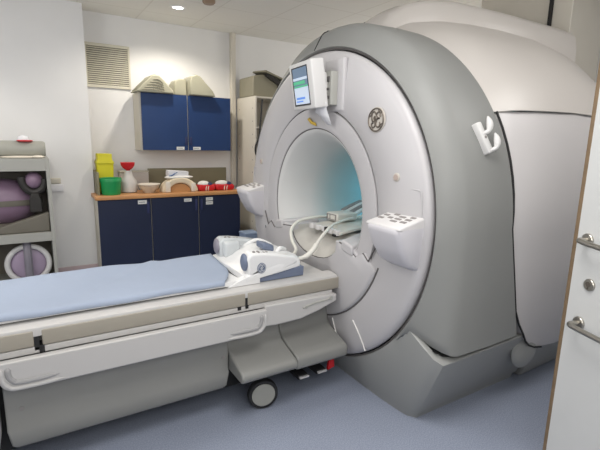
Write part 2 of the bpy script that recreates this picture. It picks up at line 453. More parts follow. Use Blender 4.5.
rings += [secpts(1.675, WS, HS, .455, A0, A1, NS, -.035), secpts(1.71, WS, HS, .45, A0, A1, NS, -.012), secpts(1.745, WS, HS, .445, A0, A1, NS),
          shear(secpts(1.92, WS+.004, HS+.004, .445, A0, A1, NS), .5), shear(secpts(2.085, WS, HS, .44, A0, A1, NS, 0, -.05), 1), shear(secpts(2.09, WS, HS, .44, A0, A1, NS, -.05, -.05), 1)]
loft(b, rings, closed=False)
sh = obj('grey_shroud', b, 'shroud', mri, sharp=40)
# near-black sheets standing in for the shade in the hollow behind the shroud
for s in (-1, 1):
    b = nb(); loft(b, [[(1.66, YC+s*.74,.462),(1.66, YC+s*1.02,.462)], [(2.2, YC+s*.74,.455),(2.2, YC+s*1.03,.455)]], closed=False); obj('underside_shade', b, 'dark', mri)
    b = nb(); loft(b, [[(1.70, YC+s*.74,.38),(1.70, YC+s*.97,.38)], [(2.7, YC+s*.74,.28),(2.7, YC+s*.95,.28)]], closed=False); obj('hollow_shade', b, 'dark', mri)
b = nb(); loft(b, [ringpts(1.626, .972), ringpts(1.62, .982)], cap0=False, cap1=False); obj('disc_gap', b, 'seam', sh)
# line where the top of the shroud is joined
b = nb(); t = math.radians(96)
pts = []
for x, dr in ((1.612, None), (1.675,-.035), (1.71,-.012), (1.745,0), (1.92,.004), (2.03,0)):
    r = .995 if dr is None else sec(t, WS, HS, .44)+dr
    pts.append((x, YC - r*math.cos(t), ZB + r*math.sin(t)+.001))
tube(b, pts, .0035, 6, smooth=2); obj('top_joint', b, 'dark', sh)

# white rear cover: top piece and two bulging side panels
TS0, TS1 = math.radians(33), math.radians(147)
b = nb()
st = [(2.09,-.05,1.04,1.09),(2.095,-.05,1.068,1.125),(2.20,-.03,1.092,1.20),(2.32,-.01,1.112,1.235),(2.45,0,1.135,1.25),(2.65,0,1.165,1.262),(2.9,0,1.18,1.262),(3.15,0,1.16,1.235),(3.4,0,1.10,1.17),(3.6,0,.98,1.05),(3.7,0,.8,.85)]
seam_t = lambda x: math.radians(33.2 - 3.2*max(0, x-2.1)/.8)
loft(b, [secpts(x, w, h, .3, seam_t(x), PI-seam_t(x), 70, 0, xt) for x, xt, w, h in st], closed=False)
loft(b, [secpts(3.7, .8, .85, .3, TS0, TS1, 70), secpts(3.7, .4, .4, .3, TS0, TS1, 70)], closed=False)
top = obj('top_cover', b, 'cover', mri, sharp=40)
# raised rear hood on top
b = nb()
hood = []
for x, k, yr in ((2.045,-.75,2.40),(2.075,-.2,2.37),(2.11,.30,2.33),(2.17,.68,2.26),(2.26,.90,2.16),(2.38,1.0,2.06),(2.7,1.0,1.91),(3.05,1.0,1.81),(3.28,1.0,1.77)):
    h = 1.225+.135*k; hood.append([(x, y, ZB + h*math.sqrt(1-((y-YC)/1.25)**2)) for y in [yr+(2.97-yr)*i/30 for i in range(31)]])
def hood_ring(q):
    a0, a1 = q[0], q[-1]
    return [(a0[0], a0[1]-.05, ZB+.9), (a0[0], a0[1]-.045, a0[2]-.11), (a0[0], a0[1]-.028, a0[2]-.03)] + q + [(a1[0], a1[1]+.028, a1[2]-.03), (a1[0], a1[1]+.045, a1[2]-.11), (a1[0], a1[1]+.05, ZB+.9)]
loft(b, [hood_ring(q) for q in hood], closed=True)
obj('top_hood', b, 'cover', mri, sharp=50)
def hz_(x, y):
    for q0, q1 in zip(hood[:-1], hood[1:]):
        if q0[0][0] <= x <= q1[0][0]:
            t = (x-q0[0][0])/(q1[0][0]-q0[0][0])
            f = lambda q: ZB + (q[15][2]-ZB)/math.sqrt(1-((q[15][1]-YC)/1.25)**2)*math.sqrt(1-((y-YC)/1.25)**2)
            return f(q0)+(f(q1)-f(q0))*t
b = nb(); tube(b, [(x, y, hz_(x, y)-.001) for x, y in ((2.055,2.62),(2.09,2.635),(2.14,2.655),(2.20,2.675))], .008, 6); obj('cover_gap', b, 'dark', mri)
b = nb(); box(b, 3.27, 3.298, 1.935, 1.952, 2.14, ZC); obj('shaft_gap', b, 'dark', mri)

def side_pts(s, x, w, h, zb, rnd):
    """outline of one side panel from the seam down to its lower edge, curving inward at the bottom"""
    o_ = []
    t1 = seam_t(x)
    for i in range(15):
        t = t1*(1-i/14); r = sec(t, w, h, .3)
        o_.append((x, YC + s*r*math.cos(t), ZB + r*math.sin(t)))
    for i in range(1, 17):
        k = i/16; z = ZB + (zb-ZB)*k
        o_.append((x, YC + s*(w - rnd*k**2.5), z))
    o_.append((x, YC + s*(w-rnd-.05), zb+.005))
    return o_
for s in (-1, 1):
    b = nb()
    st2 = [(2.092,1.03,1.085,.62,.0),(2.092,1.066,1.122,.60,.0),(2.115,1.076,1.133,.52,.005),(2.15,1.084,1.142,.45,.012),(2.20,1.092,1.154,.39,.03),(2.27,1.104,1.174,.345,.05),(2.36,1.12,1.195,.315,.07),(2.47,1.137,1.217,.30,.085),(2.65,1.165,1.245,.295,.10),(2.9,1.18,1.255,.295,.12),(3.15,1.16,1.235,.295,.12),(3.4,1.10,1.17,.295,.12),(3.6,.98,1.05,.295,.1),(3.7,.8,.85,.3,.08)]
    loft(b, [shear(side_pts(s, x, w-.004, h-.004, zb, rd), max(0, min(1, (2.75-x)/.6))) for x, w, h, zb, rd in st2], closed=False)
    loft(b, [side_pts(s, 3.7, .8, .85, .3, .08), side_pts(s, 3.7, .3, .3, .3, .05)], closed=False)
    obj('side_panel', b, 'panel', mri, sharp=40)
    b = nb(); q0 = shear(side_pts(s, 2.09, 1.072, 1.13, .60, 0), 1)
    edge = q0[:-1:2] + [shear([(x, YC+s*(w-rd), zb-.004)], max(0, min(1, (2.75-x)/.6)))[0] for x, w, h, zb, rd in st2[2:8]]
    tube(b, edge, .006, 6, smooth=0); obj('panel_gap', b, 'dark', mri)
    b = nb()
    tube(b, [(x, YC + s*(sec(seam_t(x),w,h,.3)-.0005)*math.cos(seam_t(x)), ZB+(sec(seam_t(x),w,h,.3)-.0005)*math.sin(seam_t(x))) for x, xt, w, h in st[1:]], .004, 6, smooth=3)
    obj('panel_seam', b, 'seam_soft', mri)

# base tub
def base_ring(xf, xb, w, zfun, chz):
    o_ = []
    n = 40
    for i in range(n+1):
        q = -1+2*i/n; y = YC+q*(w-.04)
        o_.append((xf + .02*abs(q)**8, y, zfun(y)))
    o_.append((xf+.05, YC+w, zfun(YC+w)))
    for i in range(7): x = xf+.14+(xb-xf-.14)*i/6; o_.append((x, YC+w, chz(x)))
    for i in range(7): x = xb-(xb-xf-.14)*i/6; o_.append((x, YC-w, chz(x)))
    o_.append((xf+.05, YC-w, zfun(YC-w)))
    return o_
def ztop(y):
    dy = abs(y-YC); c = ZB - math.sqrt(max(0, .985**2-dy**2)) if dy < .985 else 9
    line = .545 - (dy-.84)*.60 if dy > .84 else 9
    return max(.1, min(c, line))
sidez = lambda x: .412 + .012*(x-1.75)
b = nb()
flat = lambda z: (lambda y: z)
loft(b, [base_ring(1.665, 2.58, .875, flat(.0), lambda x: .0), base_ring(1.66, 2.59, .882, flat(.03), lambda x: .03), base_ring(1.648, 2.60, .895, flat(.045), lambda x: .045),
         base_ring(1.618, 2.61, 1.06, ztop, sidez), base_ring(1.624, 2.605, 1.055, lambda y: ztop(y)+.006, lambda x: sidez(x)+.006),
         base_ring(1.645, 2.60, 1.025, lambda y: ztop(y)+.006, lambda x: sidez(x)+.006), base_ring(1.66, 2.59, 1.0, lambda y: max(.02, ztop(y)-.06), lambda x: sidez(x)-.05)], cap0=True, cap1=True)
obj('base_tub', b, 'base', mri, sharp=45)
b = nb()
loft(b, [[(2.635, YC-.90,.0),(3.72,YC-.88,.0),(3.72,YC+.88,.0),(2.635,YC+.90,.0)], [(2.635, YC-1.04,.37),(3.78,YC-1.02,.37),(3.78,YC+1.02,.37),(2.635,YC+1.04,.37)]])
obj('rear_base', b, 'base', mri, bevel=.015)
b = nb(); box(b, 1.75, 3.7, YC-.85, YC+.85, 0, .2); obj('plinth', b, 'dark', mri)
for s in (-1, 1):
    b = nb(); ellip(b, (2.44, YC+s*1.02, .30), .125, .035, .12, z_from=-.9); obj('base_lug', b, 'base', mri)

# side consoles
for s in (-1, 1):
    b = nb()
    y0, y1 = YC+s*.700, YC+s*.938
    def cring(z, xf, yi, yo, xb=1.60):
        o_ = []
        for (cx, cy, sx, sy) in ((xf, yi, 1, 1), (xf, yo, 1, -1), (xb, yo, -1, -1), (xb, yi, -1, 1)):
            sgn = 1 if yo > yi else -1; rr = .035 if cx == xf else .004
            arcs = []
            for k in range(5):
                t = PI/2*k/4
                arcs.append((cx+sx*rr*(1-math.sin(t)) if False else cx+sx*rr*(1-math.cos(t)), cy+sgn*sy*rr*(1-math.sin(t)), z))
            if (sx, sy) in ((1, -1), (-1, 1)): arcs = arcs[::1]
            else: arcs = arcs[::-1]
            o_ += arcs
        return o_
    loft(b, [[(x,y,z-.022) for x,y,z in q] for q in (cring(.90, 1.565, y0+s*.02, y1-s*.02), cring(.94, 1.50, y0+s*.012, y1-s*.01), cring(1.02, 1.452, y0+s*.004, y1-s*.004), cring(1.09, 1.425, y0, y1), cring(1.11, 1.42, y0, y1),
             cring(1.118, 1.425, y0, y1))])
    cs = obj('side_console', b, 'console', mri, sharp=50)
    b = nb()
    tp = []
    loft(b, [[(1.427,y0,1.09),(1.427,y1,1.09),(1.60,y1,1.09),(1.60,y0,1.09)], [(1.425,y0,1.103),(1.425,y1,1.103),(1.60,y1,1.143),(1.60,y0,1.143)], [(1.44,y0+s*.012,1.111),(1.44,y1-s*.012,1.111),(1.60,y1-s*.012,1.150),(1.60,y0+s*.012,1.150)]])
    obj('keypad', b, 'key_white', cs, bevel=.006)
    for (u_, v_, hw, hh) in ((.16,.35,.016,.008),(.16,.62,.016,.008),(.36,.78,.016,.008),(.36,.48,.014,.008),(.58,.28,.020,.007),(.58,.48,.020,.007),(.58,.68,.020,.007),(.82,.34,.018,.008),(.82,.56,.018,.008),(.82,.78,.015,.008)):
        b = nb(); yy = y0+(y1-y0)*u_; xx = 1.44+.15*v_; zz = 1.111+.039*(v_*.15)/.16
        loft(b, [[(xx-hh,yy-hw,zz-.002),(xx-hh,yy+hw,zz-.002),(xx+hh,yy+hw,zz+.003),(xx+hh,yy-hw,zz+.003)], [(xx-hh,yy-hw,zz+.001),(xx-hh,yy+hw,zz+.001),(xx+hh,yy+hw,zz+.005),(xx+hh,yy-hw,zz+.005)]])
        obj('key', b, 'key', cs)
    # shallow recess frame behind the console
    b = nb()
    ya, yb_ = YC+s*.64, YC+s*.925
    fr = [(ya,1.10),(ya,1.24),(ya+s*.015,1.265),(yb_-s*.05,1.275),(yb_-s*.01,1.25),(yb_,1.12)]
    tube(b, [(1.572+.010*max(0,(abs(y-YC)-.8)/.15), y, z) for y, z in fr], .004, 8, smooth=4)
    obj('console_recess', b, 'disc', mri)
    b = nb(); lathe(b, (1.5665, YC+s*.755, 1.325), (-1,0,0), [(0,.022),(.004,.022),(.006,.018)], 24); bt = obj('indicator_button', b, 'badge_light', mri)
    b = nb(); lathe(b, (1.562, YC+s*.755, 1.325), (-1,0,0), [(0,.016),(.004,.015)], 20); obj('button_cap', b, 'button', bt)

# round emblem on the front cover: ring and looped script monogram
b = nb(); lx, ly_, lz = 1.563, 1.787, 1.610
lathe(b, (lx+.004, ly_, lz), (-1,0,0), [(0,.066),(.006,.066),(.0075,.064)], 40)
lg = obj('emblem', b, 'badge_light', mri)
def lp(u_, v_): return (lx-.005, ly_ - u_*.066, lz + v_*.066)
b = nb()
tube(b, [lp(.88*math.cos(2*PI*i/40), .88*math.sin(2*PI*i/40)) for i in range(40)], .0042, 6, smooth=0, closed=True)
tube(b, [lp(*p) for p in ((.02,.38),(-.12,.6),(-.38,.6),(-.5,.3),(-.42,-.05),(-.15,-.12),(-.02,.12),(-.14,.25),(-.22,.1),(-.08,-.2),(-.12,-.52),(-.4,-.55),(-.48,-.32),(-.3,-.22))], .0042, 6)
tube(b, [lp(*p) for p in ((.52,.22),(.46,.52),(.24,.6),(.1,.38),(.24,.14),(.42,.12),(.2,.08),(.04,-.18),(.1,-.48),(.34,-.56),(.5,-.36),(.44,-.16))], .0042, 6)
for k in range(4):
    t = PI/4+PI/2*k
    tube(b, [lp(.82*math.cos(t+.45), .82*math.sin(t+.45)), lp(.68*math.cos(t+.2), .68*math.sin(t+.2)), lp(.76*math.cos(t-.05), .76*math.sin(t-.05))], .0028, 6)
obj('monogram', b, 'chrome', lg)

# display on a bracket
b = nb(); rbox(b, 1.550, 1.58, 2.07, 2.25, 1.665, 1.965, .012); mp_ = obj('mount_plate', b, 'disc', mri)
b = nb(); rbox(b, 1.505, 1.555, 2.125, 2.25, 1.70, 1.89, .006); br_ = obj('bracket', b, 'shelf', mp_)
for z, h_ in ((1.735,.018), (1.785,.012), (1.83,.03)):
    b = nb(); rbox(b, 1.500, 1.508, 2.14, 2.18, z, z+h_, .002); obj('bracket_slot', b, 'seam', br_)
# monitor: its own frame turned a little towards the camera
mc = Vector((1.41, 2.285, 1.81)); mrot = Matrix.Rotation(math.radians(-7), 3, 'Z') @ Matrix.Rotation(math.radians(-9), 3, 'Y')
mu = mrot @ Vector((0,-1,0)); mn = mrot @ Vector((-1,0,0)); mv_ = mrot @ Vector((0,0,1))                          # mu: to the viewer's right, mn: out of the screen
def mq(u_, n_, v_): return mc + mu*u_ + mn*n_ + mv_*v_
def mbox(bm, u0, u1, n0, n1, v0, v1, mi=0, r=.0):
    t_ = bmesh.new(); loft(t_, [[mq(u0,n0,v), mq(u1,n0,v), mq(u1,n1,v), mq(u0,n1,v)] for v in (v0, v1)])
    if r: bmesh.ops.bevel(t_, geom=t_.edges[:], offset=r, segments=3, profile=.5, affect='EDGES')
    merge(bm, t_, mi)
b = nb(); mbox(b, -.165, .145, -.085, .0, -.135, .135, r=.010)
mbox(b, .02, .11, -.115, -.07, -.06, .06, r=.01)
mon = obj('display', b, 'bezel', mri)
b = nb(); mbox(b, -.128, .088, -.002, .0025, -.112, .112, 0)
mbox(b, -.108, .082, .0025, .0045, -.004, .104, 1); mbox(b, -.108, .082, .0025, .0045, -.102, -.004, 2)
mbox(b, -.108, .05, .0045, .006, .012, .03, 3); mbox(b, -.10, .082, .0045, .006, -.006, .004, 3); mbox(b, -.108, .082, .0045, .006, .036, .05, 4)
for k, (u0, u1) in enumerate(((-.085,-.02),(-.02,.03))): mbox(b, u0, u1, .0045, .006, -.074-.0*k, -.062, 5)
mbox(b, -.09, .0, .0045, .006, -.09, -.082, 5)
obj('screen', b, ['scr_dark','scr_top','scr_bg','scr_green','scr_bg','scr_blue'], mon, smooth=False)

# double coat hook on the grey shroud
hx, hy, hz = 1.875, 1.372, 1.525
hk_u = Vector((.26, -.38, -.89)).normalized()          # runs down the shroud
hk_n = Vector((.0, -.92, .39)).normalized(); hk_s = hk_u.cross(hk_n).normalized()
if hk_s.x < 0: hk_s = -hk_s
def hp(a_, s_, o_): return Vector((hx, hy, hz)) + hk_u*a_ + hk_s*s_ + hk_n*o_
b = nb()
t_ = bmesh.new()
loft(t_, [[hp(-.08,-.02,o_), hp(-.08,.02,o_), hp(.08,.02,o_), hp(.08,-.02,o_)] for o_ in (-.03,.02)])
bmesh.ops.bevel(t_, geom=t_.edges[:], offset=.008, segments=3, profile=.5, affect='EDGES'); merge(b, t_)
for a0_, rise in ((-.02,.055), (.068,.055)):
    tube(b, [hp(a0_,.005,.012), hp(a0_,.022,.028), hp(a0_-.25*rise,.036,.036), hp(a0_-.7*rise,.046,.040), hp(a0_-1.25*rise,.052,.040)],
         [.010]*4+[.011]*4+[.012,.013,.014,.015,.016,.016,.0165,.0165,.0165,.016,.015,.014,.012,.010,.007,.005,.003], 12)
hk = obj('coat_hook', b, 'bezel', mri)
b = nb(); cyl(b, hp(0,0,.018), hp(0,0,.0225), .007, seg=16); obj('screw', b, 'key', hk)

# ------------------------------------------------------------------ patient table
tb = thing('patient_table', 'long grey and white wheeled MRI patient table docked to the scanner', 'patient table', (.4, YC, 0))
TX0 = -1.15
YN, YF2 = 2.03, 2.71
b = nb(); box(b, TX0+.1, 1.44, 2.14, 2.60, .10, .60); obj('table_base', b, 'dark', tb)  # near-black: the shadow under the table is put into the block's colour
for s, y in ((-1, YN), (1, YF2)):
    b = nb()
    # white shoulder over a beige strip, long extrusion
    y_in = y - s*.10
    prism(b, [(y,.690),(y-s*.004,.700),(y-s*.05,.707),(y_in,.707),(y_in,.66),(y,.66)], 'x', TX0, 1.535)
    obj('top_rail', b, 'table_white', tb, bevel=.003)
    for x0, x1 in ((TX0, -.045), (-.015, .925), (.938, 1.55)):
        b = nb()
        rbox(b, x0, x1, min(y, y-s*.06)-(.004 if s < 0 else -.004)*1, max(y, y-s*.06)-(.004 if s < 0 else -.004)*1, .618, .689, .006)
        obj('side_strip', b, 'beige', tb)
    b = nb()
    prism(b, [(y+s*.0,.585),(y+s*.0,.615),(y-s*.06,.615),(y-s*.06,.585)], 'x', TX0, 1.50); obj('lower_rail', b, 'table_white', tb, bevel=.004)
    b = nb()
    first = True
    for (x0, x1, e, z0, z1) in ((-.045,-.025,0,.60,.66),(.925,.945,0,.60,.66),(-.028,-.008,.003,.585,.62),(.88,.90,.003,.60,.618)):
        if not first: b = nb()
        first = False
        box(b, x0, x1, min(y+s*e, y-s*.05), max(y+s*e, y-s*.05), z0, z1); obj('rail_catch', b, 'dark', tb)
b = nb(); box(b, TX0, 1.50, 2.10, 2.64, .60, .70); obj('table_deck', b, 'table_white', tb)
b = nb(); box(b, TX0, .945, 2.115, 2.625, .70, .716); obj('cradle_slot', b, 'dark', tb)
# cradle with shallow trough
def cradle_z(q): return .738 - .02*(1-q*q)
b = nb()
prof = [(YC+.27*q, cradle_z(q)) for q in [-1+2*i/16 for i in range(17)]]
prism(b, [(YC-.27,.714)] + prof + [(YC+.27,.714)], 'x', TX0, .955)
obj('cradle', b, 'coil', tb, bevel=.002)
# swing-down arm boards (white side panels) with L-shaped grips
for s, y in ((-1, YN), (1, YF2)):
    b = nb()
    xs0, xs1, z0, z1 = -.178, 1.035, .458, .588
    pl = [(xs0, z1), (xs0, z0+.06)] + [(xs0+.06-.06*math.cos(t), z0+.06-.06*math.sin(t)) for t in [PI/2*i/8 for i in range(1,9)]] + [(xs1-.07+.07*math.sin(t), z0+.07-.07*math.cos(t)) for t in [PI/2*i/8 for i in range(9)]] + [(xs1, z1)]
    ya, yb_ = sorted((y+s*.045, y+s*.008))
    prism(b, pl, 'y', ya, yb_)
    bd = obj('arm_board', b, 'table_white', tb, bevel=.006, bseg=3)
    yo = y+s*.046
    for sx, xe in ((1, xs1), (-1, xs0)):
        g = [(xe-sx*.035, z1-.02), (xe-sx*.035, z0+.075), (xe-sx*.048, z0+.05), (xe-sx*.075, z0+.037), (xe-sx*.215, z0+.037)]
        b = nb(); tube(b, [(x, yo-s*.004, z) for x, z in g], [.004,.009]+[.012]*17+[.009,.004], 10, smooth=5); obj('grip_slot', b, 'slot', bd)
        g2 = [(xe-sx*.012, z1-.02), (xe-sx*.012, z0+.062), (xe-sx*.03, z0+.027), (xe-sx*.07, z0+.012), (xe-sx*.235, z0+.012)]
        b = nb(); tube(b, [(x, yo-s*.003, z) for x, z in g2], [.002,.006]+[.010]*17+[.006,.002], 10, smooth=5); obj('grip', b, 'table_white', bd)
    # white end cover tapering towards the scanner
    b = nb()
    ya, yb_ = sorted((y+s*.02, y-s*.08))
    prism(b, [(1.035,.603),(1.035,.482),(1.10,.476),(1.27,.48),(1.40,.51),(1.52,.547),(1.52,.592),(1.36,.596)], 'y', ya, yb_)
    ec = obj('end_cover', b, 'table_white', tb, bevel=.008, bseg=3)
    b = nb()
    tube(b, [(x, y+s*.021, z) for x, z in ((1.28,.545),(1.36,.562),(1.44,.567),(1.48,.575))], .005, 6); cyl(b, (1.475,y+s*.01,.572), (1.475,y+s*.027,.572), .012, seg=12); cyl(b, (1.30,y+s*.01,.548), (1.30,y+s*.026,.548), .008, seg=12)
    obj('latch', b, 'shelf', ec)
    # grey skirt panels
    ya = y - s*.03
    for x0, x1 in ((TX0, -.195), (-.175, .84)):
        b = nb()
        def gr(z, off, dx): 
            return [(x0+dx, y-s*off, z), (x1-dx, y-s*off, z), (x1-dx, y-s*(off+.05), z), (x0+dx, y-s*(off+.05), z)]
        loft(b, [gr(.142,.045,.03), gr(.165,.030,.012), gr(.24,.024,.0), gr(.265,.036,.0), gr(.47,.036,.0), gr(.56,.036,.0)])
        sk = obj('skirt_panel', b, 'table_grey', tb, bevel=.006)
        for xs_ in (x0+.06, x1-.03):
            b = nb(); cyl(b, (xs_, y-s*.037, .33), (xs_, y-s*.033, .33), .009, seg=14); obj('screw', b, 'key', sk)
    # foot covers at the docking end
    for x0, x1, o_, zb in ((.845, 1.180, .018, .242), (1.190, 1.545, -.005, .218)):
        def fprof(dx):
            pr = [(.20,.50),(.125,.50),(.112,.43),(.10,.385),(.075,.355),(.03,.338),(-.04,.318),(-.085,.305),(-.105,.295),(-.115,.278),(-.112,zb+.014),(-.098,zb),(.20,zb)]
            return [(y - s*(p[0]-.01-o_), p[1]) for p in pr]
        b = nb(); prism(b, fprof(0), 'y' if False else 'x', x0, x1)
        obj('foot_cover', b, 'table_grey', tb, bevel=.012, bseg=3)
# casters
for cx, cy in ((1.02, 2.005), (1.02, 2.735), (-.85, 2.005), (-.85, 2.735)):
    s = -1 if cy < YC else 1
    b = nb()
    ax = Vector((-.22, s*1.0, 0)).normalized(); c0 = Vector((cx, cy, .086)) - ax*.02
    lathe(b, c0, ax, [(0,.06),(0,.083),(.006,.086),(.034,.086),(.04,.083),(.04,.06)], 32)
    cs = obj('caster', b, 'rubber', tb)
    b = nb(); lathe(b, c0, ax, [(.03,.067),(.043,.067),(.047,.062),(.048,.0)], 32); obj('wheel_cap', b, 'wheel', cs)
    b = nb(); rbox(b, cx-.035, cx+.045, cy-s*.075-.02, cy-s*.02+.02, .13, .26, .008); obj('caster_fork', b, 'table_grey', cs)
# foot pedals and red release tab under the docking end
for px in (1.30, 1.43):
    b = nb(); rbox(b, px-.035, px+.035, 2.02, 2.25, .085, .115, .008); pdl = obj('foot_pedal', b, 'rubber', tb)
    b = nb(); rbox(b, px-.03, px+.035, 2.005, 2.022, .095, .108, .004); obj('pedal_edge', b, 'key_white', pdl)
b = nb(); rbox(b, 1.12, 1.52, 2.2, 2.5, .05, .24, .01); obj('dock_block', b, 'rubber', tb)
b = nb(); prism(b, [(1.475,.10),(1.525,.11),(1.52,.16),(1.505,.195),(1.49,.195),(1.483,.15)], 'y', 2.01, 2.03); obj('release_tab', b, 'red', tb, bevel=.003)

# ------------------------------------------------------------------ blue sheet on the cradle
b = nb()
NX, NY = 90, 30; rows = []
for i in range(NX+1):
    x = TX0-.01 + (.965-TX0)*i/NX
    row = []
    for j in range(NY+1):
        q = -1+2*j/NY
        xe = x - max(0, i/NX-.85)*(.75*max(0,-q)**1.5)*1.1 
        y = YC + .282*q
        z = .7475 - .012*(1-q*q)
        z += .0025*math.sin(7*x+3*q) + .002*math.sin(17*x-5*q) + .004*math.sin(2.3*x+1.2)*(1-q*q)
        ry = random.random
        # drawn-up fold near the far edge and a ripple along it
        z += .024*max(0, q-.35)*math.sin(4.2*x+.5)**2 + .010*math.exp(-((x-.30-.30*q)/.035)**2)*(q > -.2)*max(0, q+.2)
        if abs(q) > .985: z -= .022
        elif abs(q) > .94: z -= .006
        row.append((xe, y, z))
    rows.append(row)
R_ = loft(b, rows, closed=False)
o = obj('bed_sheet', b, 'sheet', sharp=80)
sm = o.modifiers.new('thick', 'SOLIDIFY'); sm.thickness = .004; sm.offset = 1
tag(o, 'pale blue sheet spread along the top of the patient table', 'sheet')

# ------------------------------------------------------------------ head coil base at the scanner end of the table
CZ = -.02
hc = thing('head_coil', 'white head coil base with blue-grey trim on the scanner end of the table', 'head coil', (1.1, YC, .709))
HY0, HY1 = 2.09, 2.61
b = nb()
prism(b, [(.98,.7085),(1.395,.7085),(1.40,.765),(1.30,.766),(1.12,.742),(1.05,.732),(.98,.722)], 'y', HY0+.012, HY1-.012)
obj('skirt', b, 'bluegrey', hc, bevel=.005)
b = nb()
def coil_ring(x, zb, zt, y0, y1, r):
    return [(x,y0+.002,zb),(x,y0,zt-r),(x,y0+r*.3,zt-r*.3),(x,y0+r,zt),(x,y1-r,zt),(x,y1-r*.3,zt-r*.3),(x,y1,zt-r),(x,y1-.002,zb)]
loft(b, [coil_ring(.96,.722,.757,HY0,HY1,.004), coil_ring(1.0,.728,.765,HY0,HY1,.01), coil_ring(1.04,.734,.78,HY0,HY1,.015), coil_ring(1.10,.741,.81,HY0,HY1,.03), coil_ring(1.20,.752,.838,HY0,HY1,.04), coil_ring(1.30,.763,.84,HY0+.005,HY1-.005,.045), coil_ring(1.37,.765,.825,HY0+.02,HY1-.02,.04), coil_ring(1.395,.767,.805,HY0+.05,HY1-.05,.03)])
obj('body', b, 'coil', hc, bevel=.004, sharp=50)
for s, yy in ((-1, HY0), (1, HY1)):
    b = nb()
    ya, yb_ = (yy+.002, yy+.10) if s < 0 else (yy-.10, yy-.002)
    m_ = 'coil' if s < 0 else 'coil_clear'
    prism(b, [(.985,.75),(.975,.85),(.985,.872),(1.01,.882),(1.08,.878),(1.20,.860),(1.31,.838),(1.35,.80),(1.2,.75)], 'y', ya, yb_)
    w_ = obj('side_wing', b, m_, hc, bevel=.014, bseg=3)
    b = nb(); yc_ = (ya+yb_)/2
    t_ = bmesh.new(); bmesh.ops.create_uvsphere(t_, u_segments=20, v_segments=12, radius=1)
    for v in t_.verts: v.co = Vector((.974+v.co.x*.018, yc_+v.co.y*.042, .826+v.co.z*.050))
    merge(b, t_); obj('end_cap', b, 'bluegrey' if s < 0 else 'band', w_)
    for (xx, dy) in ((1.03,.03),(1.065,.045),(1.10,.03),(1.06,.02),(1.13,.045)):
        b = nb(); cyl(b, (xx, ya+dy, .85), (xx, ya+dy, .892-.15*(xx-1.0)), .0085, seg=12); obj('control_button', b, 'key', w_)
    # thin toe running along the edge of the table in front of the wing
    b = nb(); 
    if s < 0: prism(b, [(.84,.7085),(1.06,.7085),(1.06,.79),(.99,.760),(.93,.742),(.87,.722)], 'y', ya, yb_-.05); obj('edge_toe', b, 'coil', hc, bevel=.002)
b = nb(); rbox(b, 1.0, 1.12, 2.47, 2.555, .76, .865, .02); obj('neck_block', b, 'coil_clear', hc)
b = nb(); t_ = bmesh.new(); box(t_, 1.17, 1.255, 2.24, 2.35, .825, .868); bmesh.ops.bevel(t_, geom=t_.edges[:], offset=.015, segments=3, profile=.5, affect='EDGES')
for v in t_.verts: v.co.z += (v.co.x-1.2)*-.25+.02
merge(b, t_); obj('blue_pad', b, 'bluegrey', hc)
b = nb(); tube(b, [(1.25,2.22,.825),(1.29,2.23,.855),(1.35,2.26,.835)], .013, 10); obj('carry_handle', b, 'coil', hc)
b = nb(); tube(b, [(1.16,2.50,.82),(1.26,2.49,.855),(1.36,2.46,.82)], .013, 10); obj('carry_handle', b, 'coil', hc)
b = nb(); cyl(b, (1.07,HY0+.008,.795), (1.07,HY0-.003,.795), .030, seg=32); eb = obj('emblem', b, 'bluegrey', hc)
b = nb()
def lq(u_, v_): return (1.07+u_*.030, HY0-.004, .795+v_*.030)
tube(b, [lq(.85*math.cos(2*PI*i/30), .85*math.sin(2*PI*i/30)) for i in range(30)], .0010, 5, smooth=0, closed=True)
tube(b, [lq(*p) for p in ((.02,.38),(-.12,.6),(-.38,.6),(-.5,.3),(-.42,-.05),(-.15,-.12),(-.02,.12),(-.14,.25),(-.08,-.2),(-.12,-.52),(-.4,-.55),(-.48,-.32))], .0011, 5)
tube(b, [lq(*p) for p in ((.52,.22),(.46,.52),(.24,.6),(.1,.38),(.24,.14),(.42,.12),(.2,.08),(.04,-.18),(.1,-.48),(.34,-.56),(.5,-.36))], .0011, 5)
obj('monogram', b, 'coil', eb)

def squeeze(o_):
    for ch in o_.children:
        for v in ch.data.vertices:
            wx = v.co.x + hc.location.x; v.co.x = .93+(wx-.93)*.87 - hc.location.x
        squeeze(ch)
squeeze(hc)
# cables from the head coil into the bore
b = nb(); tube(b, [(1.315,2.23,.79),(1.40,2.30,.81),(1.42,2.386,.856),(1.46,2.462,.911),(1.55,2.515,.95),(1.70,2.542,.962),(1.90,2.62,.942),(2.08,2.60,.935)], .0105, 12)
c1 = obj('coil_cable', b, 'cable'); tag(c1, 'white cable looping high on the left from the head coil into the bore', 'cable', 'cables from the head coil')
b = nb(); tube(b, [(1.31,2.19,.785),(1.39,2.17,.80),(1.44,2.165,.837),(1.48,2.172,.882),(1.55,2.199,.93),(1.70,2.311,.952),(1.90,2.40,.958),(2.2,2.52,.95)], [.012]*6+[.016]*11+[.010]*60, 12)
c2 = obj('coil_cable', b, 'cable'); tag(c2, 'shorter white cable with a thick sleeve running straight into the bore', 'cable', 'cables from the head coil')
